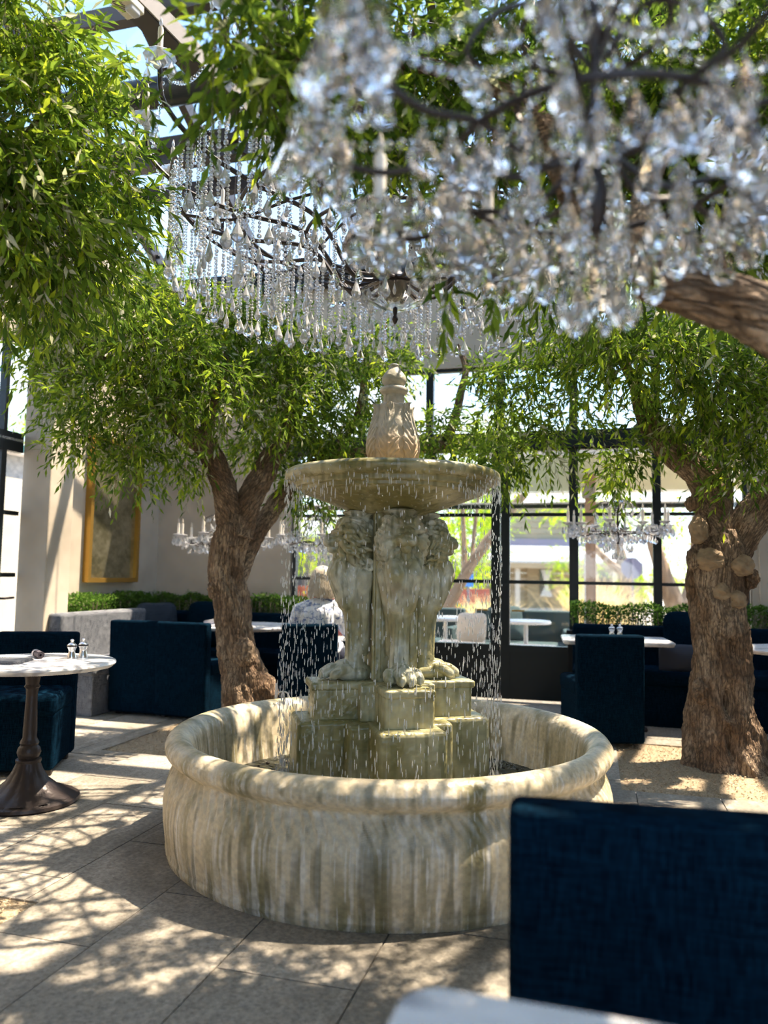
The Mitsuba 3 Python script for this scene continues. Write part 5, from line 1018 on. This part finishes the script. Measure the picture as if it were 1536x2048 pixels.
nb = thing('notice_board', 'small blue board beside the leaning outdoor tree', 'board'); part(nb, 'panel', wall_plane(2.30, 2.58, 22.0, 22.05, .95, 1.45), 'blue_paint'); part(nb, 'post', rod(outp(2.44, 22.06, -.6), outp(2.44, 22.06, 1.0), .03), 'sign_grey')
# annex on the left
an = thing('white_annex', 'cream rendered annex with a flat roof outside the side door', 'building')
part(an, 'wall', box(-12, -8, 3, 20, -.1, 2.55), 'white_wall'); part(an, 'roof_band', box(-12, -8.15, 3, 20, 2.55, 2.9), 'grey_gravel'); part(an, 'coping', box(-12, -7.9, 3, 20, 2.9, 3.05), 'white_paint'); part(an, 'plinth', box(-8, -7.96, 3, 20, -.1, .28), 'grey_gravel')
# outdoor trees and shrubs
BRIGHT = np.array([(.40, .58, .03), (.55, .70, .04), (.26, .44, .03), (.66, .72, .07), (.18, .32, .03)])
def puffs(name, label, cat, trunks, balls, per, seed, tones=BRIGHT, leaf=(.10, .16), group=None):
    t = thing(name, label, cat, group)
    for k, q in enumerate(trunks):
        m, c = bark_limb(q, 20, .12, .7, seed + k, (), (1.2, 1.15, 1.1)); part(t, 'trunk' if k == 0 else 'limb', m, 'pale_bark', True, color=np.clip(c, 0, 1))
    v, c, tw = sprays(balls, per, seed, leaf, .2, 8, (.3, .6), tones, (.3, .3, .18, .12, .10)); foliage(t, v, c, None, 0)
def B(q, d, z, r, w=1.0): return tuple(outp(q, d, z)) + (r, w)
def L(q, d, z, r): return tuple(outp(q, d, z)) + (r,)
puffs('street_tree', 'leaning pale trunked tree with yellow green leaves seen through the doors', 'tree', [[L(.85, 13, -.2, .13), L(1.0, 13, .5, .115), L(1.4, 13, 1.3, .10), L(1.8, 13, 1.9, .085), L(2.4, 13, 2.7, .07), L(3.0, 13, 3.6, .04)], [L(1.38, 13, 1.25, .06), L(1.36, 13.1, 2.0, .045), L(1.33, 13.2, 3.0, .03)], [L(1.5, 13.2, 1.3, .045), L(1.6, 13.4, 2.2, .035), L(1.7, 13.4, 3.0, .025)]],
      [B(1.2, 14, 2.7, .7, .8), B(2.2, 14, 3.0, .7, .8), B(3.0, 13.5, 3.0, .6, .8), B(.6, 14, 3.4, .7), B(1.9, 14.5, 3.9, .8), B(3.3, 14.2, 2.5, .35, .7), B(2.7, 14.4, 3.9, .6)], 26, 31)
puffs('street_tree', 'bright leafy tree filling the street beyond the left door leaf', 'tree', [[L(1.9, 24, -.6, .2), L(1.8, 24, 1.0, .16), L(1.7, 24, 3, .1)]], [B(1.0, 26, .9, .8), B(2.0, 26, 1.2, .9), B(3.1, 26, 1.4, .8), B(.3, 26, 1.6, 1.0), B(1.4, 26, 2.4, 1.2), B(2.6, 26, 2.9, 1.2), B(3.4, 26, 3.6, 1.0), B(1.2, 24, 1.7, .9), B(2.3, 24.5, 1.9, 1.0), B(3.3, 24.5, 2.6, .9), B(.6, 24, 2.8, 1.0), B(1.8, 24, 3.3, 1.1), B(3.0, 24, 3.9, 1.1), B(2.9, 25, 1.5, .6)], 22, 32, leaf=(.14, .22))
puffs('street_tree', 'leafy tree by the road sign', 'tree', [[L(9.6, 30, -.6, .3), L(9.4, 30, 1.5, .24), L(9.0, 30, 3.2, .14)], [L(9.4, 30, 1.4, .18), L(8.4, 29.5, 2.1, .13), L(7.6, 29.5, 3.0, .08)]], [B(7.6, 31, .9, .8), B(8.3, 31, 2.2, .8, .6), B(10.2, 31, 1.0, 1.0), B(7.2, 31, 2.0, .6), B(9.6, 31, 3.8, 1.2), B(8.0, 31, 4.2, 1.2), B(11.2, 31, 3.2, 1.0), B(11.6, 31, 1.6, 1.0)], 22, 33, leaf=(.14, .24))
puffs('street_tree', 'outdoor olive with a thick pale trunk behind the right windows', 'tree', [[L(4.15, 11, -.05, .2), L(4.2, 11, .7, .16), L(4.0, 11, 1.3, .12), L(3.8, 11, 2.0, .08)], [L(4.2, 11, .6, .14), L(4.45, 11, 1.3, .11), L(4.5, 11, 2.2, .07)]], [B(4.5, 12, 2.2, .4, .6), B(4.9, 12, 1.5, .4, .6), B(5.2, 12, 2.5, .6), B(4.0, 12, 3.0, .5)], 30, 34)
puffs('street_tree', 'dense green tree above the roof of the side annex', 'tree', [[(-13, 14, 0, .25), (-13, 14, 3, .18), (-13, 14, 4.5, .1)]], [(-12.5, 13, 4.0, .9, 1), (-13, 15, 4.3, 1.2, 1), (-12.5, 11, 3.8, .9, 1), (-12.5, 17, 4.2, 1.1, 1)], 22, 35, leaf=(.14, .22))
puffs('street_tree', 'yellow green tree outside the windows left of the stone lion', 'tree', [[L(-3.0, 22, -.6, .15), L(-3.0, 22, 2, .1)]], [B(-2.4, 22, 2.2, .8), B(-1.6, 22, 2.9, .8), B(-3.3, 22, 2.9, .9), B(-2.0, 22, 1.5, .5), B(-1.0, 22, 3.6, .9)], 22, 36, leaf=(.14, .22))
for k, (q, d, z, r_, lb) in enumerate(((1.5, 19, .35, .5, 'yellow green shrub at the foot of the leaning outdoor tree'), (2.4, 19, .30, .45, 'yellow green shrub right of the leaning outdoor tree'), (-2.2, 18, .45, .5, 'yellow green shrub beyond the left windows'), (.9, 17, .5, .55, 'yellow green shrub left of the leaning outdoor tree'))):
    puffs('garden_shrub', lb, 'shrub', [], [B(q, d, z, r_), B(q + .5, d, z - .1, r_ * .8)], 34, 40 + k, leaf=(.07, .12))
def grass_clump(label, q, d, z, h, n, seed, tone=(.75, .62, .34)):
    r = np.random.default_rng(seed); o = np.array([outp(q + a, d + b, z) for a, b in r.normal(size=(n, 2)) * h * .18]); t = np.linspace(0, 1, 5)
    az = r.uniform(0, 2 * PI, n); ln = h * r.uniform(.6, 1.1, n); sp = r.uniform(.2, .8, n); w = .008
    p = o[:, None] + (np.stack([np.cos(az), np.sin(az), az * 0], -1)[:, None] * (sp * ln)[:, None, None] * (t**2)[None, :, None]) + UP * (ln[:, None] * (t - .35 * t**3 * sp[:, None]))[..., None]
    s = np.stack([-np.sin(az), np.cos(az), az * 0], -1)[:, None] * (w * (1 - .8 * t))[None, :, None]
    v = np.stack([p - s, p + s], 2).reshape(n, 10, 3); f = np.array([[2 * i, 2 * i + 1, 2 * i + 3] for i in range(4)] + [[2 * i, 2 * i + 3, 2 * i + 2] for i in range(4)])
    c = np.array(tone) * r.uniform(.8, 1.2, (n, 1)); single('ornamental_grass', (v.reshape(-1, 3), (f[None] + (np.arange(n) * 10)[:, None, None]).reshape(-1, 3)), 'leaf', label, 'grass', color=np.repeat(np.clip(c, 0, 1), 10, 0), kind='stuff')
grass_clump('straw coloured ornamental grass below the road sign', 4.15, 15, -.1, 1.5, 900, 1); grass_clump('straw coloured ornamental grass outside behind the door handles', 2.1, 15, -.1, 1.1, 600, 2); grass_clump('straw coloured grass at the porch steps beside the hedge', 3.2, 14, -.1, .8, 400, 3)
